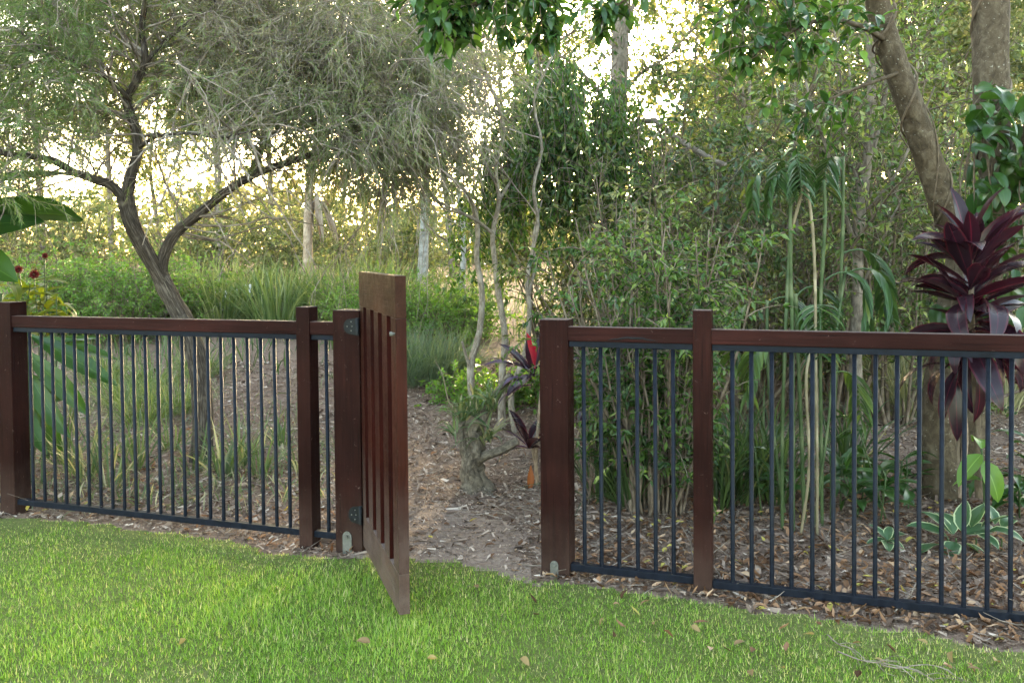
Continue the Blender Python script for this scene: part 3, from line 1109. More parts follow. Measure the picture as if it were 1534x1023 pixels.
def build_gate():
    hp, npt = np.array([-.793, 4.487]), np.array([-.4835, 3.585])
    g = npt - hp
    LG = float(np.linalg.norm(g))
    rz = math.atan2(g[1], g[0])
    root = empty('gate', (hp[0], hp[1], 0), rz)
    tag(root, 'open brown timber gate with vertical slats standing ajar on the lawn', 'gate')
    gd = np.append(g / LG, 0)
    gn = np.array([gd[1], -gd[0], 0])

    def gx(px, py):
        r = ray(px, py)
        P = np.array([hp[0], hp[1], CAM_H])
        tt = ((P - np.array([0, 0, CAM_H])) @ gn) / (r @ gn)
        Q = np.array([0, 0, CAM_H]) + tt * r
        return (Q - P) @ gd
    T = .046
    z0, z1 = .045, 1.463
    zt, zb = 1.285, .215
    slots = [(gx(545.2, 560), gx(549.6, 560)), (gx(555.6, 560), gx(560.6, 560)), (gx(567, 560), gx(572.6, 560)), (gx(580, 560), gx(586.2, 560))]
    link('top_board', box_mesh('top_board', 0, LG, 0, T, zt, z1, M['gate_x'], .003), root)
    link('bottom_board', box_mesh('bottom_board', 0, LG, 0, T, z0, zb, M['gate_x'], .003), root)
    zz0, zz1 = zb + .0006, zt - .0006
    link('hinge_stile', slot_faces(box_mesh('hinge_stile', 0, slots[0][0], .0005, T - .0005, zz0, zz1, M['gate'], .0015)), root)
    for i in range(3):
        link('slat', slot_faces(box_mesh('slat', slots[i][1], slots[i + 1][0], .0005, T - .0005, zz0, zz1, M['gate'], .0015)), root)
    link('latch_stile', box_mesh('latch_stile', slots[3][1], LG, .0005, T - .0005, zz0, zz1, M['gate'], .0015), root)
    # stop bolt
    a = Acc()
    bx = gx(591, 500)
    bz = PX(591, 500, hp[1] + gd[1] * bx)[2]
    rod(a, (bx, .002, bz), (bx, -.012, bz), .006, 8)
    rod(a, (bx, -.010, bz), (bx, -.020, bz), .0095, 8)
    link('bolt', a.mesh('bolt', M['zinc']), root)
    # hinges: rounded plate on the post face, knuckle, four screws each
    Rinv = np.array([[math.cos(-rz), -math.sin(-rz)], [math.sin(-rz), math.cos(-rz)]])

    def to_local(t, off, z):
        W = F0 + FE * t + FN * off
        l = Rinv @ (W[:2] - hp)
        return np.array([l[0], l[1], z])
    for (xa, xb, ya, yb) in ((515.5, 538.5, 475.5, 503), (523, 543, 757, 786)):
        ym = (ya + yb) / 2
        ta, _ = on_fence(xa, ym, YF)
        tb, _ = on_fence(xb, ym, YF)
        _, za = on_fence(xb, ya, YF)
        _, zb_ = on_fence(xb, yb, YF)
        zc, hh = (za + zb_) / 2, abs(za - zb_) / 2
        outl = []
        for u in np.linspace(0, 1, 13):
            an = math.pi * (.5 + u)
            outl.append((ta + (tb - ta) * .42 + (tb - ta) * .42 * math.cos(an), zc + hh * (.82 + .05 * abs(math.cos(an))) * math.sin(an)))
        outl.append((tb, zc - hh))
        outl.append((tb, zc + hh))
        a = Acc()
        n = len(outl)
        fr = [to_local(p[0], YF - .006, p[1]) for p in outl]
        bk = [to_local(p[0], YF - .0008, p[1]) for p in outl]
        q = [(i, (i + 1) % n, n + (i + 1) % n, n + i) for i in range(n)]
        a.add(fr + bk, quads=q)
        c = to_local((ta + tb) / 2, YF - .006, zc)
        a.add([c] + fr, tris=[(0, 1 + i, 1 + (i + 1) % n) for i in range(n)])
        h = link('hinge', a.mesh('hinge', M['black_steel'], False), root)
        a = Acc()
        rod(a, to_local(tb - .006, YF - .010, zc - hh * .92), to_local(tb - .006, YF - .010, zc + hh * .92), .0085, 12)
        link('knuckle', a.mesh('knuckle', M['black_steel']), h)
        for u, v in ((.24, 0), (.5, .52), (.5, -.45), (.56, .02)):
            a = Acc()
            tx, zx = ta + (tb - ta) * u, zc + hh * v
            rod(a, to_local(tx, YF - .0055, zx), to_local(tx, YF - .0085, zx), .0036, 8)
            link('screw', a.mesh('screw', M['zinc']), h)
    return root


build_gate()


WHERE = [(-60, 'beyond the left edge'), (100, 'above the left end post'), (170, 'above the left rail near its end'), (240, 'left of the forked trunk'), (310, 'behind the forked trunk'), (380, 'just right of the forked trunk'), (430, 'left of the tan trunk'),
         (480, 'around the tan trunk'), (540, 'behind the gate hinge'), (590, 'behind the gate top'), (650, 'beyond the open gateway'), (720, 'behind the first pale stem'), (790, 'behind the other pale stems'), (860, 'above the right gate post'),
         (925, 'left of the dense dark shrub'), (1000, 'behind the dense dark shrub'), (1050, 'above the short right panel'), (1080, 'above the second right post'), (1130, 'left of the canes'), (1190, 'behind the canes'), (1250, 'right of the canes'), (1300, 'around the slender dark tree'),
         (1370, 'left of the leaning limb'), (1440, 'behind the leaning limb'), (1530, 'behind the purple cordyline'), (9999, 'past the right edge')]


def where(px):
    for p, w in WHERE:
        if px < p: return w


# ------------------------------------------------------------------ trees
def limb(pxs, k=24):
    """limb from photograph pixels and distances: [(px, py, y), ...]"""
    return catmull([PX(*p) for p in pxs], k)


def wood(root, name, pts, r0, r1, mat, s=14, rough=.0, lump=0.0, flare=0.0):
    k = len(pts)
    r = np.linspace(r0, r1, k)
    if flare: r = r * (1 + flare * np.exp(-np.arange(k) / k * 9))
    a = Acc()
    tubes(a, pts, r, s, rough, lump=lump)
    return a.build(name, mat, root)


def stack(*ps):
    return np.stack(ps)


def left_tree():
    base = PX(303, 700, 6.5)
    root = empty('bottlebrush_tree', (base[0], base[1], 0))
    tag(root, 'forked grey barked tree with fine drooping foliage behind the left fence', 'tree')
    tr = limb([(306, 722, 6.5), (303, 680, 6.5), (303, 640, 6.5), (300, 570, 6.5), (287, 505, 6.5), (262, 455, 6.5), (242, 418, 6.5)], 40)
    wood(root, 'trunk', tr, .078, .060, M['bark_dark'], 36, .16, .02, .35)
    L = {}
    L['l'] = (limb([(245, 424, 6.5), (225, 388, 6.45), (203, 347, 6.4), (192, 318, 6.4), (187, 296, 6.4)], 24), .072, .060)
    L['ll'] = (limb([(188, 303, 6.4), (168, 278, 6.35), (140, 268, 6.3), (110, 258, 6.3), (78, 240, 6.2), (40, 234, 6.1), (0, 228, 6.0), (-70, 200, 5.9)], 26), .048, .014)
    L['lu'] = (limb([(187, 302, 6.4), (196, 262, 6.4), (207, 222, 6.4), (200, 182, 6.4), (190, 150, 6.4), (202, 126, 6.35), (217, 88, 6.3), (212, 40, 6.3), (224, -30, 6.2), (230, -110, 6.1)], 30), .055, .014)
    L['r'] = (limb([(240, 420, 6.5), (245, 385, 6.5), (262, 350, 6.5), (292, 325, 6.55), (340, 286, 6.6), (390, 258, 6.6), (440, 240, 6.6), (480, 226, 6.55), (520, 205, 6.5), (580, 196, 6.4), (640, 200, 6.3)], 34), .060, .010)
    L['ru'] = (limb([(372, 268, 6.6), (390, 228, 6.6), (400, 192, 6.6), (432, 168, 6.65), (432, 130, 6.7), (455, 100, 6.7), (500, 72, 6.6), (560, 55, 6.5), (600, 20, 6.4)], 28), .034, .009)
    L['rv'] = (limb([(433, 160, 6.65), (455, 140, 6.6), (500, 138, 6.5), (545, 150, 6.4), (600, 158, 6.2)], 16), .016, .006)
    L['m'] = (limb([(207, 222, 6.4), (235, 205, 6.2), (280, 200, 6.0), (330, 206, 5.9), (385, 195, 5.7)], 16), .020, .006)
    L['ml'] = (limb([(195, 150, 6.4), (165, 120, 6.2), (120, 95, 6.0), (70, 80, 5.8), (20, 40, 5.7)], 16), .026, .007)
    L['mt'] = (limb([(212, 100, 6.3), (250, 60, 6.4), (300, 20, 6.5), (360, -30, 6.5)], 16), .022, .008)
    L['mb'] = (limb([(430, 132, 6.7), (410, 80, 6.8), (395, 20, 6.9), (390, -50, 7)], 16), .018, .006)
    for k, (p, a, b) in L.items():
        wood(root, 'limb', p, a * .76, b, M['bark_dark'], 22 if a > .04 else 12, .14 if a > .03 else .05, .015)
    acc_w, acc_l = Acc(), Acc()
    res = lambda p: np.stack([np.interp(np.linspace(0, 1, 16), np.linspace(0, 1, len(p)), p[:, i]) for i in range(3)], 1)
    base_l = stack(*[res(L[k][0]) for k in ('ll', 'lu', 'r', 'ru', 'rv', 'm', 'ml', 'mt', 'mb')])
    b1 = spawn(base_l, 290, .85, 9, 1.0, .18, 1.0, .22, .17, .06)
    tubes(acc_w, b1, taper(len(b1), 9, rng.uniform(.006, .012, len(b1)), .003), 5)
    b2 = spawn(b1, 2300, .46, 7, .8, .15, 1.0, .28, .16, .03)
    def clear(q):
        m = q[:, q.shape[1] // 2]
        u, v = m[:, 0] / m[:, 1] * F_PX + 767, 376 - (m[:, 2] - CAM_H) / m[:, 1] * F_PX
        lim = np.interp(u, [-200, 60, 150, 300, 420, 520, 700], [330, 300, 245, 250, 215, 255, 265])
        bad = (v > lim + 25 * rng.normal(size=len(q))) & (rng.random(len(q)) < .93)
        bad |= (m[:, 1] < 6.25) & (np.abs(u - 205) < 45) & (rng.random(len(q)) < .85)
        bad |= (m[:, 1] < 6.35) & (rng.random(len(q)) < .3)
        return q[~bad]
    b2 = clear(b2)
    tubes(acc_w, b2, taper(len(b2), 7, .0034, .0014), 3)
    b3 = clear(spawn(b2, 16000, .22, 5, .7, .1, 1.0, .35, .13))
    tubes(acc_w, b3[:, ::2], taper(len(b3), 3, .0018, .0009), 3, tint=rng.random(len(b3)))
    # greener on the left, greyer and barer to the right
    n = 290000
    P, T, i, t = sample_on(b3, n, .1, 1)
    col = P[:, 0] / P[:, 1] * F_PX + 767
    green = np.clip((430 - col) / 260, 0, 1)
    green = np.clip(green * .8 + .55 * vnoise(P[:, 0] + P[:, 1], P[:, 2], 3.1, 31) + .1, 0, 1)
    keep = rng.random(n) < .36 + .62 * green ** 1.3
    P, T, green = P[keep], T[keep], green[keep]
    n = len(P)
    D = T + rand_unit(n) * .75 + np.array([0, 0, -.12])
    needles(acc_l, P, D, rng.uniform(.04, .08, n), rng.uniform(.0042, .0075, n),
            np.clip(rng.normal(.70, .18, n) - .42 * green, 0, 1))
    cr = acc_l.build('crown', M['leaf_bottle'], root)
    acc_w.build('twigs', M['twig'], root)
    return root


left_tree()


def centre_tree():
    base = GP(748, 7.5)
    root = empty('pale_stemmed_tree', tuple(base))
    tag(root, 'slender tree with three pale peeling stems beyond the gateway', 'tree')
    st = [
        ([(713, 655, 7.5), (708, 600, 7.5), (705, 548, 7.5), (718, 500, 7.5), (722, 440, 7.5), (714, 385, 7.5), (716, 342, 7.5), (706, 300, 7.5), (682, 272, 7.4), (640, 236, 7.3), (600, 190, 7.2), (570, 150, 7.0)], .034, .010),
        ([(752, 650, 7.6), (752, 560, 7.6), (757, 505, 7.6), (747, 440, 7.6), (741, 390, 7.6), (738, 350, 7.6), (748, 300, 7.6), (742, 250, 7.6), (755, 195, 7.5), (735, 130, 7.4), (700, 60, 7.2), (690, -30, 7)], .032, .010),
        ([(772, 648, 7.4), (766, 590, 7.4), (788, 525, 7.4), (793, 462, 7.4), (789, 420, 7.4), (799, 370, 7.4), (806, 330, 7.4), (799, 280, 7.4), (812, 220, 7.4), (800, 150, 7.3), (830, 80, 7.2)], .026, .009),
        ([(740, 352, 7.6), (720, 335, 7.5), (690, 318, 7.3), (655, 300, 7.2), (620, 262, 7.0), (590, 250, 6.9)], .015, .006),
        ([(792, 440, 7.4), (801, 400, 7.5), (800, 350, 7.6), (812, 300, 7.7)], .014, .006),
        ([(707, 560, 7.5), (698, 532, 7.45), (692, 512, 7.4)], .016, .011),
        ([(748, 300, 7.6), (775, 250, 7.8), (790, 180, 8), (820, 130, 8.2)], .013, .006),
    ]
    lines = []
    for p, a, b in st:
        q = limb(p, 30)
        lines.append(q)
        wood(root, 'stem', q, a, b, M['bark_pale'], 14, .09, .04, .2)
    up = stack(*[np.stack([np.interp(np.linspace(.5, 1, 14), np.linspace(0, 1, 30), q[:, i]) for i in range(3)], 1) for q in (lines[0], lines[1], lines[2], lines[3], lines[6])])
    aw, al = Acc(), Acc()
    b1 = spawn(up, 80, .95, 9, .9, .05, 1, .2, .15, .08)
    b1 = b1[(b1[:, -1, 0] / b1[:, -1, 1] * F_PX + 767) < 725]
    tubes(aw, b1, taper(len(b1), 9, .007, .0025), 4)
    b2 = spawn(b1, 900, .5, 7, .8, .1, 1, .55, .14)
    tubes(aw, b2, taper(len(b2), 7, .0030, .0013), 3)
    b3 = spawn(b2, 6500, .25, 5, .6, .1, 1, .7, .1)
    b3 = b3[(b3[:, 2, 0] / b3[:, 2, 1] * F_PX + 767) < 700 + 30 * rng.normal(size=len(b3))]
    v = 376 - (b3[:, 2, 2] - CAM_H) / b3[:, 2, 1] * F_PX
    b3 = b3[(v < 285 + 30 * rng.normal(size=len(b3))) | (rng.random(len(b3)) < .06)]
    tubes(aw, b3[:, ::2], taper(len(b3), 3, .0016, .0009), 3)
    n = 46000
    P, T, i, t = sample_on(b3, n)
    D = T + rand_unit(n) * .55 + np.array([0, 0, -.2])
    needles(al, P, D, rng.uniform(.05, .095, n), rng.uniform(.0036, .006, n), np.clip(rng.normal(.45, .28, n), 0, 1))
    al.build('crown', M['leaf_casuarina'], root)
    aw.build('twigs', M['twig'], root)


centre_tree()


def fig_tree():
    base = GP(1410, 5.4)
    root = empty('fig_tree', tuple(base))
    tag(root, 'large smooth barked tree with a leaning limb behind the right fence', 'tree')
    wood(root, 'trunk', limb([(1412, 760, 5.4), (1408, 715, 5.4), (1407, 650, 5.4), (1411, 590, 5.4), (1419, 530, 5.4), (1430, 470, 5.4), (1442, 410, 5.45), (1455, 350, 5.5)], 40), .100, .112, M['bark_fig'], 32, .07, .02, .35)
    wood(root, 'trunk', limb([(1448, 735, 5.75), (1452, 650, 5.75), (1460, 560, 5.75), (1468, 470, 5.7), (1478, 390, 5.7), (1490, 320, 5.65), (1494, 250, 5.6), (1486, 180, 5.6), (1484, 100, 5.6), (1484, 20, 5.6), (1478, -90, 5.6)], 44), .098, .108, M['bark_fig'], 32, .06, .02, .3)
    lean = limb([(1450, 420, 5.5), (1436, 360, 5.4), (1414, 305, 5.3), (1392, 242, 5.25), (1366, 165, 5.2), (1340, 95, 5.15), (1322, 40, 5.1), (1308, -30, 5.0), (1280, -120, 4.9)], 34)
    wood(root, 'limb', lean, .088, .062, M['bark_fig'], 28, .06, .02)
    wood(root, 'limb', limb([(1478, 330, 5.6), (1505, 280, 5.5), (1540, 220, 5.45), (1580, 130, 5.4)], 20), .10, .07, M['bark_fig'], 22, .06, .02)
    # branches reaching left over the fence
    br = [
        ([(1308, -30, 5.0), (1240, -40, 4.8), (1180, -20, 4.7), (1120, 10, 4.6), (1085, 40, 4.5)], .024, .006),
        ([(1325, 60, 5.1), (1290, 40, 4.8), (1240, 30, 4.6), (1190, 45, 4.5), (1150, 75, 4.4)], .018, .005),
        ([(1280, -120, 4.9), (1150, -110, 4.6), (1000, -70, 4.4), (860, -40, 4.3), (760, -10, 4.25), (700, 10, 4.2), (660, 20, 4.2)], .030, .005),
        ([(1000, -70, 4.4), (960, -30, 4.4), (930, 5, 4.4), (905, 20, 4.4)], .012, .004),
        ([(860, -40, 4.3), (830, -10, 4.3), (812, 25, 4.3), (805, 55, 4.3)], .010, .003),
        ([(1345, 110, 5.1), (1290, 130, 5.0), (1240, 150, 4.9), (1200, 170, 4.9)], .012, .004),
    ]
    ln = []
    for p, a, b in br:
        q = limb(p, 18)
        ln.append(q)
        wood(root, 'branch', q, a, b, M['bark_fig'], 8)
    aw, al = Acc(), Acc()

    def twigs_leaves(q, t0, m, L, nl, ang=1.0, grav=.4):
        tw = spawn(q[None], m, L, 6, ang, t0, 1, grav, .12)
        tubes(aw, tw, taper(m, 6, .0035, .0015), 4)
        P, T, i, t = sample_on(tw, nl, .15, 1)
        D = T * .4 + rand_unit(nl) * .9 + np.array([0, 0, -.35])
        tint = np.clip(rng.normal(.4, .28, nl), 0, 1)
        straps(al, P, D, rng.uniform(.055, .10, nl), rng.uniform(.030, .050, nl), k=5, droop=.5, wob=.05, tint=tint, prof=[.12, .85, 1.0, .6, .03], fold=.2)
    twigs_leaves(ln[0], .3, 36, .24, 240)
    twigs_leaves(ln[1], .25, 46, .26, 330)
    twigs_leaves(ln[2], .52, 70, .22, 640, 1.1)
    twigs_leaves(ln[3], .2, 16, .18, 130)
    twigs_leaves(ln[4], .15, 18, .16, 130)
    twigs_leaves(ln[5], .3, 22, .22, 110)
    cr = al.build('crown', M['leaf_fig'], root)
    aw.build('twigs', M['twig_brown'], cr)

    # a climber winding round the two upper trunks
    def helix(path, r, turns, ph):
        k = 90
        q = np.stack([np.interp(np.linspace(0, 1, k), np.linspace(0, 1, len(path)), path[:, i]) for i in range(3)], 1)
        T = nrm(np.gradient(q, axis=0))
        N = nrm(np.cross(T, (.13, .97, .21)))
        B = np.cross(T, N)
        a = np.linspace(0, turns * 2 * np.pi, k) + ph + .4 * np.sin(np.linspace(0, 9, k))
        return q + (N * np.cos(a)[:, None] + B * np.sin(a)[:, None]) * r
    v = empty('climbing_vine', tuple(base + np.array([.1, 0, 0])))
    tag(v, 'woody climber with large dark leaves winding up the big right trunk', 'vine')
    for path, r, tn, ph, rr in ((lean, .088, 4.2, .5, .0065), (lean, .085, 2.4, 2.6, .0045),
                                (limb([(1478, 390, 5.7), (1490, 320, 5.65), (1494, 250, 5.6), (1486, 180, 5.6), (1484, 100, 5.6), (1484, 20, 5.6), (1478, -90, 5.6)], 40), .113, 2.2, 1.0, .008)):
        a = Acc()
        h = helix(path, r, tn, ph)
        tubes(a, h, np.full(len(h), rr), 8)
        a.build('stem', M['vine_wood'], v)
    meshes = [leaf_mesh('leaf', M['big_leaf'], .15, .085, .7, .18, .03, 8, 5, .5, s, 'oval') for s in range(5)]
    for i in range(250):
        if i < 150:
            p = PX(rng.uniform(1452, 1560), rng.uniform(130, 340), rng.uniform(5.15, 5.5))
        else:
            p = PX(rng.uniform(1400, 1560), rng.uniform(320, 520), rng.uniform(5.15, 5.6))
        place_leaf(meshes[i % 5], v, p, rng.uniform(0, 6.28) if rng.random() < .4 else rng.uniform(2.2, 4.1), rng.uniform(-1.3, .1), rng.normal(0, .4), rng.uniform(.65, 1.25))
    a = Acc()
    for i in range(16):
        p = PX(rng.uniform(1440, 1540), rng.uniform(180, 260), rng.uniform(5.3, 5.45))
        tubes(a, grow(p[None], np.array([[rng.normal(0, .2), -.05, -1]]), rng.uniform(.6, 1.4), 8, .3, .1), taper(1, 8, .005, .003), 5)
    a.build('runners', M['vine_wood'], v)


fig_tree()


def tall_tree():
    """dark tall trunk with a leafy climber hanging round it"""
    b = GP(922, 10)
    root = empty('tall_tree', tuple(b))
    tag(root, 'tall straight dark trunk standing in front of the sun glow', 'tree')
    tr = limb([(918, 470, 10), (918, 400, 10), (920, 330, 10), (925, 200, 10), (929, 60, 10), (934, -120, 10), (930, -350, 10)], 30)
    tr[0, 2] = b[2] - .1
    wood(root, 'trunk', tr, .125, .085, M['bark_forest'], 18, .08, .02, .2)
    ls = [([(925, 150, 10), (960, 110, 9.9), (1000, 85, 9.8), (1050, 30, 9.6)], .03, .008), ([(926, 180, 10), (890, 130, 9.9), (850, 90, 9.8), (800, 70, 9.7)], .03, .008),
          ([(928, 90, 10), (900, 30, 10.2), (860, -40, 10.3)], .03, .01), ([(930, 40, 10), (970, -20, 10.2), (1040, -90, 10.3)], .03, .01),
          ([(925, 200, 10), (975, 180, 9.0), (1010, 205, 8.2), (1060, 235, 7.5), (1110, 258, 7.0), (1145, 272, 6.7)], .036, .014)]
    q = []
    for p, a, c in ls:
        l = limb(p, 14)
        q.append(l)
        wood(root, 'limb', l, a, c, M['bark_forest'], 8)
    aw, al = Acc(), Acc()
    b1 = spawn(stack(*q), 60, .7, 7, .9, .2, 1, .2, .15)
    tubes(aw, b1, taper(60, 7, .007, .002), 4)
    b2 = spawn(b1, 420, .35, 5, .8, .1, 1, .4, .15)
    tubes(aw, b2, taper(420, 5, .003, .0015), 3)
    n = 3600
    P, T, i, t = sample_on(b2, n)
    leaves(al, P, T * .4 + rand_unit(n) + np.array([0, 0, -.4]), rng.uniform(.05, .1, n), rng.uniform(.02, .035, n))
    c = al.build('crown', M['leaf_dark'], root)
    aw.build('twigs', M['twig_brown'], c)
    # curtain of climber
    v = empty('leafy_climber', tuple(GP(850, 8.5)))
    tag(v, 'dense dark green climber hanging in a curtain beside the tall trunk', 'vine')
    m = 420
    px = np.clip(rng.normal(0, 1, m), -2.3, 2.3) * 66 + 850
    py = 75 + np.abs((px - 850) / 110) ** 2 * 75 + rng.random(m) * 150 + 25 * np.sin(px / 17)
    P = np.array([PX(a, b_, d) for a, b_, d in zip(px, py, rng.uniform(7.7, 9.2, m))])
    st = grow(P, np.stack([rng.normal(0, .25, m), rng.normal(0, .2, m), -np.ones(m)], 1), rng.uniform(.5, 1.35, m), 9, .3, .12)
    aw, al = Acc(), Acc()
    tubes(aw, st, taper(m, 9, .004, .002), 3)
    # the stems hang from long runners fixed to the trunk
    for i in range(14):
        p0, p1 = PX(925, rng.uniform(60, 220), 9.95), P[rng.integers(m)]
        l = catmull([p0, (p0 + p1) / 2 + np.array([0, 0, -.12]), p1], 10)
        tubes(aw, l, np.full(10, .008), 5)
    n = 15000
    P, T, i, t = sample_on(st, n)
    D = T * .5 + rand_unit(n) * .8 + np.array([0, 0, -.35])
    leaves(al, P, D, rng.uniform(.045, .10, n), rng.uniform(.020, .040, n), np.clip(rng.normal(.45, .25, n), 0, 1), sag=.1)
    al.build('foliage', M['leaf_climb'], v)
    aw.build('stems', M['twig_brown'], v)


tall_tree()


def bush(name, label, px, y, h, w, nstem, nleaf, leafL, leafW, mat, stem_mat, cat='shrub', group=None, depth=None, droop=.3, spread=.5, low=.1, kind='leaf', erect=1.0, twig_k=14):
    """many-stemmed shrub: stems from one base, twigs, leaves"""
    b = GP(px, y)
    root = empty(name, tuple(b))
    tag(root, label, cat, group)
    a = rng.random(nstem) * 6.28
    rr = np.sqrt(rng.random(nstem)) * w * .18
    P = b + np.stack([np.cos(a) * rr, np.sin(a) * rr * .7, np.full(nstem, -.03)], 1)
    lean = np.abs(rng.normal(0, spread, nstem)) * .6
    D = np.stack([np.cos(a) * np.sin(lean), np.sin(a) * np.sin(lean), np.cos(lean) * erect], 1)
    st = grow(P, D, h * rng.uniform(.6, 1.1, nstem), 10, 0, .09, .03)
    aw, al = Acc(), Acc()
    tubes(aw, st, taper(nstem, 10, rng.uniform(.5, 1, nstem) * (.006 + .006 * h), .003), 6)
    m = nstem * twig_k
    tw = spawn(st, m, .30 * w, 6, .9, low, 1, droop, .15)
    tubes(aw, tw, taper(m, 6, .003 + .001 * h, .0015), 3)
    P, T, i, t = sample_on(tw, nleaf)
    D = T * .5 + rand_unit(nleaf) * .8 + np.array([0, 0, -droop * .8])
    L = rng.uniform(.6, 1.2, nleaf) * leafL
    W = rng.uniform(.7, 1.2, nleaf) * leafW
    tint = np.clip(.62 * rng.random(m)[i] ** 1.3 + rng.normal(.15, .2, nleaf) + .15 * vnoise(P[:, 0], P[:, 2], 4, 3), 0, 1)
    if kind == 'needle':
        needles(al, P, D, L, W, tint)
    else:
        leaves(al, P, D, L, W, tint, sag=droop * .3)
    al.build('foliage', mat, root)
    aw.build('stems', stem_mat, root)
    return root


# hedge shrub just behind the right fence
bush('hedge_shrub', 'dense dark many stemmed shrub behind the short right fence panel', 978, 5.15, 1.75, 1.0, 64, 11500, .052, .021, M['leaf_climb'], M['twig_brown'], spread=.22, low=.18, droop=.35, twig_k=11)
bush('loose_shrub', 'taller loose shrub rising behind the dense dark shrub', 985, 6.9, 2.4, 1.6, 26, 6000, .06, .024, M['leaf_olive'], M['twig_brown'], spread=.35, low=.3)


def tussock(name, label, px, y, n, L, W, mat, cat='grass clump', group=None, droop=.8, lean=.45, rad=.1):
    b = GP(px, y)
    root = empty(name, tuple(b))
    tag(root, label, cat, group)
    a = rng.random(n) * 6.28
    r = np.sqrt(rng.random(n)) * rad
    P = b + np.stack([np.cos(a) * r, np.sin(a) * r, np.full(n, -.01)], 1)
    le = np.abs(rng.normal(lean, .22, n))
    D = np.stack([np.cos(a) * np.sin(le), np.sin(a) * np.sin(le), np.cos(le)], 1)
    acc = Acc()
    straps(acc, P, D, L * rng.uniform(.6, 1.15, n), W * rng.uniform(.7, 1.2, n), 6, droop * rng.uniform(.6, 1.4, n), np.clip(rng.normal(.45, .25, n), 0, 1))
    acc.build('blades', mat, root)
    return root


# strap-leaved lilies along the left bed
def lily_at(px):
    k = 1 + sum(px > b for b in (44, 62, 78, 94, 111, 128, 146, 164, 181, 199, 217, 236, 254, 272, 291, 311, 330, 350, 370, 390, 410, 430))
    return 'behind the %s bar right of the left end post' % ('first second third fourth fifth sixth seventh eighth ninth tenth eleventh twelfth thirteenth fourteenth fifteenth sixteenth seventeenth eighteenth nineteenth twentieth twentyfirst twentysecond last'.split()[k - 1])


for px, y, n, L in ((120, 6.0, 26, .62), (160, 5.75, 22, .62), (200, 6.3, 24, .55), (92, 6.4, 22, .6), (255, 6.9, 18, .45), (330, 6.0, 26, .42), (360, 6.35, 24, .45), (388, 6.1, 20, .40), (285, 6.2, 14, .40), (420, 7.0, 16, .35), (445, 6.2, 14, .3)):
    tussock('strap_lily', 'strap leaved lily ' + lily_at(px), px, y, int(n * 1.3), L, .014, M['strap'], 'plant', 'strap leaved lilies behind the left fence', 1.0, .45, .07)
# blue-green and dry tussocks deeper in the bed
for px, y in ((180, 8.6), (225, 9.2), (265, 8.3), (150, 9.6), (300, 9.8), (215, 7.9)):
    tussock('soft_tussock', 'soft grey green tussock ' + lily_at(px), px, y, 220, .45, .008, M['tussock'], 'grass clump', 'soft tussocks in the left bed', 1.3, .5, .22)
for px, y in ((640, 9.3), (620, 9.9), (672, 9.6), (600, 9.2)):
    tussock('dark_tussock', 'dark fine leaved tussock ' + {640: 'straight behind the gate latch edge', 620: 'hidden furthest behind the gate', 672: 'at the open end of the path', 600: 'behind the gate slats'}[px], px, y, 330, .62, .008, M['leaf_blue'], 'grass clump', 'dark tussocks at the path end', 1.1, .45, .25)
for px, y in ((330, 13), (372, 13.5), (415, 12.6), (440, 13.6), (490, 13.2), (525, 12.8), (560, 13.6), (290, 13.6), (585, 12.6)):
    tussock('mat_rush', 'tall upright mat rush clump on the bank ' + where(px), px, y, 190, 1.15, .02, M['tussock'], 'grass clump', 'mat rushes on the bank', .9, .4, .28)
for px, y in ((1330, 8.4), (1360, 7.9), (1310, 9.0), (1392, 8.6), (1500, 8.0), (1470, 8.6), (1530, 8.4)):
    tussock('dry_reed', 'pale dry arching reed clump low down ' + where(px), px, y, 110, .95, .014, M['reed_dry'], 'grass clump', 'dry reed clumps behind the right fence', 1.2, .45, .15)
for px, y in ((900, 5.4), (925, 5.7), (945, 5.2), (1060, 5.5), (1110, 5.3), (1090, 5.9), (1140, 5.8), (1075, 5.2), (1160, 5.3), (1270, 5.9)):
    tussock('dark_strap_plant', 'dark strap leaved clump behind the bars ' + where(px), px, y, 46, .70, .018, M['strap_dark'], 'plant', 'dark strap plants at the shrub foot', .9, .35, .08)

# low leafy cover
for px, y in ((690, 8.4), (735, 8.2), (780, 8.5), (820, 8.3), (860, 8.1), (905, 8.0), (600, 9.5)):
    bush('leafy_ground_plant', 'low green leafy plant edging the mulch ' + where(px), px, y, .32, .8, 14, 900, .06, .035, M['leaf_bright'], M['twig_brown'], 'plant', 'low plants edging the mulch', spread=1.0, low=.0, droop=.1, twig_k=5)
for px, y, w in ((655, 11.2, 1.6), (560, 11.6, 1.5), (610, 12, 1.5), (700, 11.8, 1.3)):
    bush('bright_mound', 'bright green mounded ground cover ' + where(px), px, y, .62, w, 40, 5200, .055, .026, M['leaf_bright'], M['twig_brown'], 'shrub', 'bright mounds beyond the gate', spread=1.0, low=.1, droop=.1, twig_k=7)
for px, y, h, w in ((185, 12, 1.15, 1.7), (140, 12.5, 1.1, 1.6), (240, 12.8, 1.1, 1.4), (60, 12, 1.2, 1.6)):
    bush('green_shrub', 'rounded green shrub on the bank ' + where(px), px, y, h, w, 34, 5500, .06, .026, M['leaf_bright'], M['twig_brown'], 'shrub', 'rounded shrubs on the left bank', spread=.75, low=.1, twig_k=9)
for px, y, h, w in ((300, 17, 2.6, 2.2), (600, 18, 2.0, 2.4), (420, 20, 1.8, 2.6), (120, 18, 2.2, 2.6), (520, 22, 2.2, 3), (20, 20, 2.4, 3)):
    bush('sunlit_shrub', 'yellow green sunlit shrub far back ' + where(px), px, y, h, w, 26, 4200, .10, .05, M['leaf_gold'], M['twig_brown'], 'shrub', 'sunlit shrubs at the back left', spread=.7, low=.1, twig_k=9)
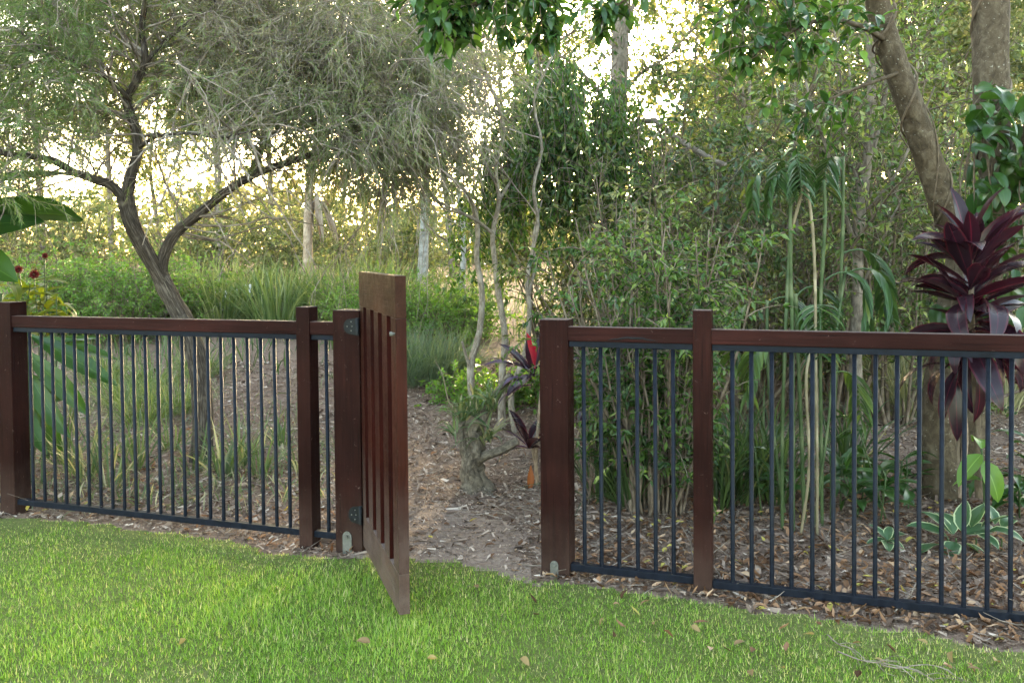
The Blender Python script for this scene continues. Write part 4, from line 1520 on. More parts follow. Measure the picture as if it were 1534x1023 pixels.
for px, y, h, w in ((1030, 9, 2.3, 1.7), (1100, 8.2, 2.6, 1.7), (1170, 9.4, 2.9, 1.9), (1240, 8.6, 2.6, 1.7), (1330, 9.8, 3.0, 2), (1400, 9, 2.4, 1.8), (1500, 9.6, 2.6, 2), (880, 9.4, 1.9, 1.5), (1060, 11.5, 3.2, 2.2), (950, 11.8, 2.8, 2), (1200, 12.5, 3.6, 2.4), (1560, 8.6, 2.6, 2)):
    mk = ('leaf_mid', 'leaf_olive', 'leaf_mid', 'leaf_dark', 'leaf_olive')[rng.integers(5)]
    mt = M[mk]
    bush('understorey_shrub', {'leaf_mid': 'mid green', 'leaf_olive': 'olive', 'leaf_dark': 'dark green'}[mk] + ' understorey shrub in the thicket ' + where(px), px, y, h, w, 18, 3500, .078, .031, mt, M['twig_brown'], 'shrub', 'understorey shrubs behind the right fence', spread=.5, low=.12, twig_k=10)


for px, y, h, w in ((1090, 7.6, 3.0, 1.5), (1165, 7.9, 3.3, 1.5), (1245, 7.7, 3.1, 1.4), (1010, 8.0, 2.8, 1.3), (1350, 7.6, 3.0, 1.5), (850, 8.8, 2.6, 1.2)):
    bush('twiggy_shrub', 'half bare twiggy grey brown shrub ' + where(px), px, y, h, w, 12, 2300, .065, .026, M['leaf_mid'], M['twig_brown'], 'shrub', 'twiggy shrubs in the thicket', spread=.5, low=.2, droop=.1, twig_k=18)


# ------------------------------------------------------------------ background trees
def forest_tree(name, label, group, px, y, h, r, trunk_r, leaf, bark, nleaf, L, W, crown0=.35, kind='leaf', droop=.25, lean=0.0, top_px=None, nl=16):
    b = GP(px, y)
    root = empty(name, tuple(b))
    tag(root, label, 'tree', group)
    top = b + np.array([lean, rng.normal(0, .3), h])
    mid = (b + top) / 2 + np.array([rng.normal(0, .02 * h), rng.normal(0, .02 * h), 0])
    tr = catmull([b - np.array([0, 0, .1]), b * .7 + top * .3 + np.array([rng.normal(0, .02 * h), 0, 0]), mid, b * .2 + top * .8, top], 22)
    wood(root, 'trunk', tr, trunk_r, trunk_r * .25, bark, 10, .08, .02, .25)
    aw, al = Acc(), Acc()
    b1 = spawn(tr[None], nl, r * .85, 8, 1.0, crown0, 1, .02, .13, .05)
    tubes(aw, b1, taper(nl, 8, trunk_r * .35, trunk_r * .08), 5)
    b2 = spawn(b1, nl * 7, r * .42, 4, .9, .15, 1, droop * .6, .15)
    tubes(aw, b2, taper(nl * 7, 4, trunk_r * .08 + .002, .003), 3)
    P, T, i, t = sample_on(b2, nleaf, .1, 1)
    P = P + rng.normal(size=P.shape) * .05 * r * .5
    D = T * .5 + rand_unit(nleaf) * .8 + np.array([0, 0, -droop])
    Ls, Ws = L * rng.uniform(.6, 1.2, nleaf), W * rng.uniform(.7, 1.2, nleaf)
    tint = np.clip(.55 * rng.random(len(b2))[i] + rng.normal(.17, .2, nleaf), 0, 1)
    (needles if kind == 'needle' else leaves)(al, P, D, Ls, Ws, tint)
    c = al.build('crown', leaf, root)
    aw.build('twigs', M['twig_brown'], c)
    return root


# tan trunk and grey trunk on the bank
t1 = forest_tree('tan_tree', 'slim tan trunked tree with hanging bark on the bank', None, 461, 15, 6.8, 2.0, .085, M['leaf_casuarina'], M['bark_tan'], 4500, .12, .012, .60, 'needle', .3, .15)
a = Acc()
hb = PX(470, 300, 14.95)
straps(a, hb + rng.normal(size=(14, 3)) * .09, np.stack([rng.normal(.15, .25, 14), rng.normal(0, .2, 14), -np.ones(14)], 1), rng.uniform(.4, .9, 14), rng.uniform(.05, .12, 14), 6, .2)
a.build('peeling_bark', M['bark_tan'], t1)
forest_tree('grey_tree', 'grey trunked casuarina with blue green foliage beyond the gate', None, 632, 17, 7.4, 2.2, .10, M['leaf_blue'], M['bark_grey'], 9000, .16, .014, .48, 'needle', .5, .1)
forest_tree('blue_casuarina', 'soft blue green casuarina between the gate and pale stems', None, 690, 13.5, 4.2, 1.8, .05, M['leaf_blue'], M['bark_grey'], 15000, .15, .011, .12, 'needle', .6)
# dark slender tree to the right and its thin companions
def slender_tree():
    b = GP(1283, 6.9)
    root = empty('slender_dark_tree', tuple(b))
    tag(root, 'slender dark forked tree standing among the right canes', 'tree')
    ps = [([(1283, 665, 6.9), (1282, 560, 6.9), (1283, 470, 6.9), (1288, 340, 6.9), (1299, 245, 6.9), (1306, 120, 6.9), (1301, 20, 6.9), (1304, -90, 6.9)], .050, .026, 'trunk'),
          ([(1296, 262, 6.9), (1312, 205, 6.95), (1324, 150, 7), (1330, 70, 7), (1326, -60, 7)], .028, .014, 'limb'),
          ([(1286, 380, 6.9), (1262, 310, 6.8), (1240, 230, 6.7), (1214, 150, 6.6), (1196, 70, 6.6)], .020, .007, 'limb'),
          ([(1292, 300, 6.9), (1272, 220, 7), (1262, 140, 7.1), (1248, 30, 7.2)], .018, .007, 'limb'),
          ([(1290, 320, 6.9), (1330, 280, 6.8), (1365, 215, 6.7), (1400, 130, 6.6)], .016, .006, 'limb'),
          ([(1284, 440, 6.9), (1310, 390, 6.8), (1335, 330, 6.7), (1350, 300, 6.7)], .012, .005, 'limb')]
    ln = []
    for p, a, c, nm in ps:
        l = limb(p, 22)
        ln.append(l)
        wood(root, nm, l, a, c, M['bark_forest'], 12, .08, .03, .2 if nm == 'trunk' else 0)
    aw, al = Acc(), Acc()
    b1 = spawn(stack(*ln), 80, .6, 7, .9, .35, 1, .05, .15)
    tubes(aw, b1, taper(80, 7, .006, .002), 4)
    b2 = spawn(b1, 420, .3, 5, .8, .1, 1, .2, .15)
    tubes(aw, b2, taper(420, 5, .003, .0015), 3)
    n = 2600
    P, T, i, t = sample_on(b2, n)
    leaves(al, P, T * .4 + rand_unit(n) + np.array([0, 0, -.3]), rng.uniform(.05, .09, n), rng.uniform(.02, .034, n), np.clip(.6 * rng.random(420)[i] + rng.normal(.2, .2, n), 0, 1))
    c = al.build('crown', M['leaf_mid'], root)
    aw.build('twigs', M['twig_brown'], c)


slender_tree()
for px, y, h, ln in ((1232, 8.8, 4.2, -.4), (1262, 9.5, 4.6, .3), (1325, 8.8, 4.2, .4), (1150, 9.8, 4.4, -.3), (1015, 10.4, 3.4, .5), (1090, 9.2, 4.0, .35), (1385, 10.2, 5, -.3), (855, 11, 4.6, -.2)):
    forest_tree('sapling', 'thin bare stemmed sapling in the thicket ' + where(px), 'saplings behind the right fence', px, y, h, 1.2, .035, M['leaf_mid'], M['bark_pale'], 2400, .07, .028, .35, 'leaf', .3, ln, nl=14)

far = [(-120, 22), (-20, 27), (70, 20), (170, 25), (250, 30), (330, 22), (410, 29), (560, 24), (600, 33), (680, 21), (760, 27), (800, 23), (1075, 30), (1110, 19), (1180, 26), (1260, 21), (1340, 28), (1400, 20), (1480, 25), (1560, 21), (1640, 26), (-220, 25), (500, 36), (1720, 24)]
for i, (px, y) in enumerate(far):
    gold = i % 4 == 0
    if px > 850:
        lb, gp = 'tall leafy forest tree in the far wood ' + where(px), 'forest trees at the back right'
    else:
        lb, gp = 'tall backlit forest tree far back ' + where(px), 'forest trees at the back left'
    kd = i % 2 and px < 850
    forest_tree('forest_tree', lb, gp, px, y, rng.uniform(9, 14), rng.uniform(3.0, 4.2), rng.uniform(.06, .11), M['leaf_casuarina'] if kd else (M['leaf_gold'] if gold else M['leaf_olive'] if i % 2 else M['leaf_mid']), M['bark_forest'],
                (15000 if kd else 8200), .30 if kd else .17, .028 if kd else .085, .12 if px > 850 else .2, 'needle' if kd else 'leaf', .3, rng.normal(0, .7), nl=20)


def far_wood():
    acc = Acc()
    m = 1700
    cy = rng.uniform(30, 60, m)
    ax = np.where(rng.random(m) < .68, rng.uniform(-.95, .95, m), rng.uniform(.14, .80, m))
    el = np.where(rng.random(m) < .76, rng.uniform(-.02, .62, m), rng.uniform(-.03, .07, m))
    u, v = ax * F_PX + 767, 376 - (el - CAM_H / cy) * F_PX
    # openings in the canopy: low on the left, at the top left corner and round the sun
    op = .72 * np.exp(-((u - 340) / 210) ** 2 - ((v - 285) / 50) ** 2) + np.exp(-((u - 955) / 88) ** 2 - ((v - 120) / 150) ** 2) + .75 * np.exp(-((u - 1160) / 150) ** 2 - ((v - 70) / 75) ** 2) + np.exp(-((u - 20) / 90) ** 2 - ((v - 60) / 80) ** 2) + .7 * np.exp(-((u - 60) / 60) ** 2 - ((v - 270) / 40) ** 2)
    ok = rng.random(m) > op * 1.15
    cx, cy, cz = (ax * cy)[ok], cy[ok], (el * cy)[ok] + .8
    m = len(cx)
    r = rng.uniform(1.2, 2.6, m)
    n = 185000
    i = rng.integers(0, m, n)
    P = np.stack([cx[i], cy[i], cz[i]], 1) + rand_unit(n) * (r[i] * rng.random(n) ** .45)[:, None]
    P[:, 2] = np.maximum(P[:, 2], gz(P[:, 0], P[:, 1]))
    big = np.where((ax[ok][i] > .15) | (el[ok][i] < .08), 1.55, 1.0)
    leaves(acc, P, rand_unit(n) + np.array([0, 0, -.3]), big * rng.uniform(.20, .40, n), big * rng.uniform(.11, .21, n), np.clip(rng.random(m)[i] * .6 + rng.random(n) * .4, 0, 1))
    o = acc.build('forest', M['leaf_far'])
    tag(o, 'distant sunlit wood closing the view behind all the trees', 'forest', kind='stuff')


far_wood()


# ------------------------------------------------------------------ undergrowth on the bank
def undergrowth():
    acc = Acc()
    n = 9000
    y = rng.uniform(9.6, 24, n)
    x = rng.uniform(-1, 1, n) * (.68 * y + .5)
    ok = vnoise(x, y, 1.3, 41) + .5 * rng.normal(size=n) > -.5
    ok &= ~((np.abs(x - path_c(y)) < .8) & (y < 10))
    x, y = x[ok], y[ok]
    n = len(x)
    a = rng.random(n) * 6.28
    le = np.abs(rng.normal(.4, .3, n))
    D = np.stack([np.cos(a) * np.sin(le), np.sin(a) * np.sin(le), np.cos(le)], 1)
    straps(acc, np.stack([x, y, gz(x, y) - .01], 1), D, rng.uniform(.15, .5, n), rng.uniform(.010, .022, n), 4, .9, np.clip(.45 + .3 * vnoise(x, y, .8, 44) + rng.normal(0, .2, n), 0, 1))
    o = acc.build('undergrowth', M['strap'])
    tag(o, 'long unmown grass covering the bank under the far trees', 'undergrowth', kind='stuff')


undergrowth()


# ------------------------------------------------------------------ cane palm
def cane_palm():
    b = GP(1195, 4.75)
    root = empty('cane_palm', tuple(b))
    tag(root, 'clump of tall thin green canes with drooping dark fronds behind fence', 'palm')
    canes = [([(1188, 815, 4.75), (1188, 650, 4.75), (1187, 500, 4.75), (1184, 380, 4.75), (1184, 255, 4.75)], .013, 'cane'),
             ([(1172, 812, 4.8), (1172, 650, 4.8), (1176, 520, 4.8), (1180, 420, 4.85), (1186, 330, 4.9)], .012, 'cane'),
             ([(1224, 812, 4.7), (1224, 680, 4.7), (1222, 540, 4.7), (1221, 420, 4.7), (1216, 330, 4.7), (1205, 262, 4.72)], .010, 'cane_dry'),
             ([(1232, 815, 4.85), (1230, 650, 4.85), (1229, 470, 4.85), (1236, 330, 4.85), (1234, 270, 4.85)], .012, 'cane'),
             ([(1206, 812, 4.9), (1200, 640, 4.9), (1194, 500, 4.9), (1192, 440, 4.9)], .014, 'cane'),
             ([(1245, 812, 4.9), (1248, 660, 4.95), (1256, 500, 5.0), (1262, 360, 5.0), (1263, 235, 5.0)], .012, 'cane'),
             ([(1182, 812, 4.95), (1160, 660, 5.0), (1150, 540, 5.05), (1149, 450, 5.1)], .012, 'cane'),
             ([(1215, 812, 4.72), (1240, 640, 4.75), (1250, 520, 4.8), (1268, 400, 4.9)], .009, 'cane'),
             ([(1198, 812, 4.7), (1212, 700, 4.68), (1208, 560, 4.66), (1226, 505, 4.66)], .010, 'cane_dry'),
             ([(1186, 345, 4.76), (1198, 300, 4.74), (1206, 262, 4.72)], .011, 'cane_dry')]
    for p, r, mt in canes:
        q = limb(p, 40)
        a = Acc()
        rr = np.full(40, r * .8)
        rr[::6] *= 1.22
        tubes(a, q, rr, 10)
        a.build('cane', M[mt], root)

    def frond(p0, az, el, L, n=34, lw=.028, ll=.26, droop=1.3, mat='leaf_dark'):
        d = np.array([[math.sin(az) * math.cos(el), math.cos(az) * math.cos(el), math.sin(el)]])
        sp = grow(np.asarray(p0)[None], d, L, 12, droop, .03)[0]
        a = Acc()
        tubes(a, sp, np.linspace(.006, .002, 12), 5)
        t = np.linspace(.25, 1, n)
        P = np.stack([np.interp(t, np.linspace(0, 1, 12), sp[:, i]) for i in range(3)], 1)
        T = nrm(np.stack([np.interp(t, np.linspace(0, 1, 12), nrm(np.gradient(sp, axis=0))[:, i]) for i in range(3)], 1))
        S = nrm(np.cross(T, (0, 0, 1)))
        sg = np.where(np.arange(n) % 2, 1, -1)[:, None]
        D = T * .55 + S * sg * .8 + np.array([0, 0, -.12])
        straps(a, P, D, ll * (1 - .45 * np.abs(t - .5)), np.full(n, lw), 5, .9, np.clip(rng.normal(.4, .2, n), 0, 1), .03)
        a.build('frond', M[mat], root)
    top = PX(1184, 250, 4.75)
    for az, el, L in ((4.6, .3, .22), (1.4, .35, .18), (3.2, .4, .22), (2.4, .6, .2), (5.4, .5, .2), (3.9, .9, .2), (.5, .8, .18), (2.9, -.1, .2)):
        frond(top + np.array([rng.normal(0, .015), 0, rng.uniform(-.04, .06)]), az + rng.normal(0, .3), el + rng.normal(0, .3), L * rng.uniform(.7, 1.5), 16, .020, rng.uniform(.09, .15), rng.uniform(.9, 2.0))
    frond(PX(1150, 255, 4.75), 4.5, -.2, .26, 14, .022, .15, 1.5)
    for px, py, y, az, el, L in ((1149, 455, 5.1, 4.6, .35, .5), (1149, 455, 5.1, 1.5, .6, .45), (1192, 445, 4.9, 1.2, .8, .5), (1262, 380, 5, 1.6, .5, .5), (1236, 420, 4.85, 1.7, .7, .45), (1170, 520, 4.8, 4.4, .5, .4),
                                 (1245, 560, 4.9, 1.4, .4, .4), (1262, 240, 5, 4.2, .5, .3), (1220, 470, 4.9, 3.3, .8, .45), (1268, 410, 4.9, 2.2, .5, .5)):
        frond(PX(px, py, y), az, el, L, 22, .026, .2, 1.3, 'leaf_mid' if rng.random() < .5 else 'leaf_dark')


cane_palm()


# ------------------------------------------------------------------ cordylines
CORD = [leaf_mesh('leaf', M['cordyline'], .42, .105, a, .14, .025, 11, 5, c, s, 'lance', tw) for s, (a, c, tw) in enumerate(((.5, .3, .2), (.9, .6, -.3), (1.5, .5, .3), (2.0, .4, .1), (.3, .2, .5)))]
CORD_RED = [leaf_mesh('leaf', M['cordyline_red'], .38, .10, a, .16, .02, 11, 5, c, s, 'lance', tw) for s, (a, c, tw) in enumerate(((.3, .2, .2), (.6, .4, -.3), (.9, .3, .1)))]
CORD_GREY = [leaf_mesh('leaf', M['cordyline_grey'], .34, .075, a, .22, .03, 11, 5, c, s, 'lance', tw) for s, (a, c, tw) in enumerate(((.8, .9, .3), (1.3, .7, -.4)))]


def cordyline_right():
    y = 4.85
    b = GP(1466, y)
    root = empty('cordyline', tuple(b))
    tag(root, 'tall purple red cordyline with broad leaves above the right rail', 'plant')
    wood(root, 'stem', limb([(1466, 745, y), (1464, 640, y), (1460, 560, y), (1456, 480, y), (1455, 400, y), (1456, 385, y)], 30), .020, .012, M['vine_wood'], 12, .06, .05)
    wood(root, 'stem', limb([(1440, 745, y + .2), (1446, 650, y + .2), (1440, 600, y + .15), (1428, 560, y + .1), (1430, 520, y + .1)], 24), .018, .012, M['bark_tan'], 10, .06, .05)
    k = 0
    for i in range(70):
        f = i / 69
        py = 385 + 135 * f + rng.normal(0, 6)
        p = PX(1455 + rng.normal(0, 3), py, y)
        az = i * 2.399963 + rng.normal(0, .2)
        el = 1.25 - 1.35 * f + rng.normal(0, .14)
        front = math.cos(az) < .2
        young = f < .10 or (rng.random() < .12)
        me = CORD_RED[k % 3] if young else CORD[k % 5] if el > .2 else CORD[1 + k % 3]
        o = place_leaf(me, root, p, az, el + rng.normal(0, .22), rng.normal(0, .45), rng.uniform(.7, 1.25))
        k += 1
    # crimson upright pair and the drooping old leaves below the rail
    for px, py, az, el, s, me in ((1452, 470, 5.2, 1.1, 1.05, CORD_RED[0]), (1460, 470, 1.2, 1.15, 1.0, CORD_RED[0]), (1456, 390, 5.6, 1.25, .95, CORD_RED[1]), (1450, 540, 4.6, -.05, 1.0, CORD[2]), (1440, 545, 4.2, -.75, .9, CORD[1]),
                              (1462, 550, 2.9, -1.2, .85, CORD_RED[2]), (1430, 560, 3.4, -1.25, .9, CORD[0]), (1425, 545, 4.9, .1, .95, CORD[2]), (1490, 560, 1.6, -.3, .9, CORD[1]), (1470, 530, 1.3, .1, .9, CORD[3])):
        place_leaf(me, root, PX(px, py, y - .02), az, el, rng.normal(0, .2), s)


def cordyline_centre():
    y = 5.75
    b = GP(802, y)
    root = empty('cordyline', tuple(b))
    tag(root, 'small mauve and red cordyline peeping out beside the right gate post', 'plant')
    wood(root, 'stem', limb([(806, 735, y), (803, 690, y), (806, 640, y), (812, 570, y), (815, 530, y)], 20), .013, .010, M['bark_tan'], 10, .05, .04)
    wood(root, 'stem', limb([(803, 700, y), (799, 680, y), (798, 664, y)], 8), .011, .009, M['bark_tan'], 8, .05, .04)
    hi, lo = PX(800, 562, y), PX(792, 672, y - .02)
    for az, el, s, me in ((4.7, .55, 1.0, CORD_GREY[0]), (4.4, .1, .95, CORD_GREY[1]), (4.0, .35, .8, CORD_GREY[0]), (5.2, .9, .8, CORD[0]), (.5, 1.2, .8, CORD_RED[0]), (1.4, .5, .9, CORD[1]), (2.4, .3, .9, CORD[2]), (1.0, .0, .8, CORD_GREY[1]), (5.9, 1.25, .75, CORD_RED[0]), (4.9, -.2, .85, CORD[2]), (4.5, .8, .8, CORD[1]), (3.7, -.1, .8, CORD[0]), (5.5, .3, .8, CORD_GREY[0])):
        place_leaf(me, root, hi + np.array([0, 0, rng.normal(0, .03)]), az, el, rng.normal(0, .2), s * 1.02)
    M['crimson'] = leaf_mat('bright_crimson_leaf', [(0, (.26, .008, .02)), (1, (.36, .012, .03))], .3, .4, (1.3, .6, .7), .5)
    crim = leaf_mesh('leaf', M['crimson'], .26, .075, .25, .2, .02, 9, 5, .2, 2, 'lance')
    place_leaf(crim, root, PX(801, 552, y - .03), 5.2, 1.42, .3, .95)['label'] = 'bright crimson upright leaf'
    for az, el, s, me in ((4.9, .9, .75, CORD_GREY[0]), (5.6, 1.1, .7, CORD[0]), (.4, 1.0, .7, CORD[1]), (1.5, .8, .7, CORD[1]), (3.4, .95, .75, CORD[0]), (4.2, .45, .7, CORD_GREY[1]), (2.4, .4, .75, CORD[2]), (4.6, .2, .65, CORD[2]), (2.9, .7, .8, CORD_RED[1])):
        place_leaf(me, root, lo, az, el, rng.normal(0, .3), s * 1.05)
    rust = leaf_mesh('leaf', M['rust_leaf'], .17, .05, .2, .3, .03, 8, 5, .2, 3, 'lance')
    place_leaf(rust, root, PX(795, 697, y - .03), 3.3, -1.4, .3, 1)['label'] = 'dead rust brown hanging leaf'
    # second small head behind the bars
    for az, el, s, me in ((4.9, .6, .7, CORD[0]), (1.2, .7, .7, CORD[0]), (2.6, .5, .7, CORD[2]), (.2, .9, .6, CORD[1]), (3.6, .6, .7, CORD_RED[1])):
        place_leaf(me, root, PX(868, 640, y), az, el, rng.normal(0, .3), s * .8)
    wood(root, 'stem', limb([(842, 735, y), (855, 690, y), (868, 645, y)], 10), .010, .007, M['bark_tan'], 8)


cordyline_right()
cordyline_centre()


# ------------------------------------------------------------------ gnarled stump
def stump():
    y = 5.65
    b = GP(714, y)
    root = empty('gnarled_stump', tuple(b))
    tag(root, 'gnarled old stump with strap leaf tufts on the mulch beyond the gate', 'stump')
    wood(root, 'trunk', limb([(712, 755, y), (712, 725, y), (706, 695, y), (713, 665, y), (706, 645, y), (716, 628, y)], 44), .078, .036, M['stump'], 28, .30, .20, .6)
    for p, a, c in (([(706, 700, y), (724, 684, y - .03), (748, 676, y - .05), (768, 664, y - .05), (776, 660, y - .05)], .032, .026),
                    ([(700, 690, y), (693, 668, y), (690, 645, y), (692, 630, y)], .030, .022),
                    ([(712, 660, y), (722, 630, y + .05), (735, 605, y + .08), (748, 585, y + .1), (765, 560, y + .1)], .034, .024),
                    ([(716, 730, y), (735, 742, y - .12), (752, 748, y - .2)], .028, .010), ([(705, 732, y), (690, 745, y - .1), (672, 752, y - .15)], .030, .010), ([(712, 735, y), (714, 756, y - .2)], .032, .014)):
        wood(root, 'root' if p[-1][1] > 735 else 'branch', limb(p, 16), a, c, M['stump'], 14, .16, .1)

    def tuft(px, py, n, L):
        p = PX(px, py, y)
        a = rng.random(n) * 6.28
        le = np.abs(rng.normal(.6, .4, n))
        D = np.stack([np.cos(a) * np.sin(le), np.sin(a) * np.sin(le), np.cos(le)], 1)
        acc = Acc()
        straps(acc, np.repeat(p[None], n, 0) + rng.normal(size=(n, 3)) * .015, D, 1.25 * L * rng.uniform(.6, 1.2, n), np.full(n, .017), 6, 1.2, np.clip(rng.normal(.5, .2, n), 0, .9))
        acc.build('leaf_tuft', M['strap'], root)
    tuft(692, 634, 26, .20)
    tuft(712, 620, 22, .20)
    tuft(735, 612, 26, .22)
    tuft(730, 660, 20, .22)
    tuft(680, 650, 10, .16)
    acc = Acc()
    tubes(acc, limb([(690, 632, y), (672, 600, y), (664, 565, y), (652, 540, y)], 14), np.linspace(.006, .003, 14), 6)
    acc.build('dry_stalk', M['cane_dry'], root)


stump()


# ------------------------------------------------------------------ variegated plant and neighbours, right
def hosta():
    y = 4.45
    b = GP(1430, y)
    root = empty('variegated_plant', tuple(b))
    tag(root, 'low plant with white edged green leaves behind the right bars', 'plant')
    ms = [leaf_mesh('leaf', M['hosta'], .20, .095, a, .16, .03, 10, 9, .3, s, 'oval', tw) for s, (a, tw) in enumerate(((.7, .1), (1.1, -.2), (1.5, .2), (.4, .3)))]
    hz = .07
    for i, (px, py, az, el, s) in enumerate(((1420, 805, 4.9, .55, 1.05), (1425, 800, 5.6, .9, 1.0), (1428, 800, .1, 1.0, 1.0), (1440, 795, .6, .95, .95), (1445, 800, 1.4, .3, 1.1), (1432, 812, 3.9, -.1, 1.0), (1440, 812, 2.5, -.05, 1.15),
                                             (1455, 790, 1.0, .8, 1.0), (1470, 790, 1.5, .6, .95), (1480, 795, 2.2, .3, .9), (1500, 790, 1.2, .7, .8), (1410, 815, 4.3, .05, .9), (1462, 800, 3.0, .2, .9), (1490, 785, .3, 1.0, .8))):
        place_leaf(ms[i % 4], root, PX(px, py, y), az, el, rng.normal(0, .25), s)
    acc = Acc()
    for px in (1420, 1432, 1445, 1462, 1482, 1500):
        P = PX(px, 806, y)
        Q = np.array([P[0], P[1], -.01])
        tubes(acc, catmull([Q, (P + Q) / 2 + .005, P], 6), np.full(6, .005), 6)
    acc.build('stems', M['cane'], root)
    # small sister plant
    b = GP(1330, 4.5)
    root = empty('variegated_plant', tuple(b))
    tag(root, 'small white edged leafy plant left of the bigger variegated plant', 'plant')
    for i, (az, el, s) in enumerate(((4.6, .2, .6), (1.2, .6, .7), (2.6, .3, .6), (3.5, .1, .7), (5.5, .9, .6), (.6, 1.0, .55))):
        place_leaf(ms[i % 4], root, b + np.array([0, 0, .03]), az, el, 0, s)
    # lighter broad leaves higher up
    b = GP(1478, 4.7)
    root = empty('broad_leaf_plant', tuple(b))
    tag(root, 'light green broad leaved plant beside the tall cordyline stem', 'plant')
    lm = [leaf_mesh('leaf', M['lily'], .24, .11, a, .18, .02, 10, 5, .3, s, 'oval') for s, a in enumerate((.6, 1.0, 1.6))]
    wood(root, 'stem', limb([(1478, 790, 4.7), (1474, 730, 4.7), (1472, 690, 4.7), (1470, 672, 4.7)], 10), .008, .006, M['cane'], 8)
    for px, py, az, el, s in ((1471, 680, 4.4, -.6, .95), (1473, 690, 2.8, -.9, 1.0), (1470, 672, .5, .7, .8), (1472, 700, 1.6, -.3, .8), (1474, 720, 5.0, .2, .7)):
        place_leaf(lm[int(s * 10) % 3], root, PX(px, py, 4.7), az, el, rng.normal(0, .3), s)
    # dark broad understorey leaves at the trunk foot
    dm = [leaf_mesh('leaf', M['big_leaf'], .24, .06, a, .2, .02, 9, 5, .3, s, 'lance') for s, a in enumerate((.6, 1.1, 1.6))]
    for px, y in ((1255, 5.2), (1290, 5.5), (1340, 5.3), (1365, 5.0), (1500, 5.2), (1530, 5.0), (1312, 4.95), (1150, 5.1)):
        b = GP(px, y)
        root = empty('lance_leaf_plant', tuple(b))
        tag(root, 'dark lance leaved plant low in the shade ' + where(px), 'plant', 'lance leaved plants under the right trees')
        for j in range(2):
            d = np.array([rng.normal(0, .06), rng.normal(0, .06), 0])
            acc = Acc()
            hgt = rng.uniform(.18, .5)
            tubes(acc, catmull([b + d, b + d * 1.5 + [0, 0, hgt / 2], b + d * 2 + [0, 0, hgt]], 8), np.full(8, .005), 6)
            acc.build('stem', M['cane'], root)
            for i in range(9):
                f = i / 8
                place_leaf(dm[i % 3], root, b + d * (1 + f) + np.array([0, 0, hgt * (.3 + .7 * f)]), i * 2.4 + j, rng.uniform(-.1, .8), rng.normal(0, .3), rng.uniform(.7, 1.1))


hosta()


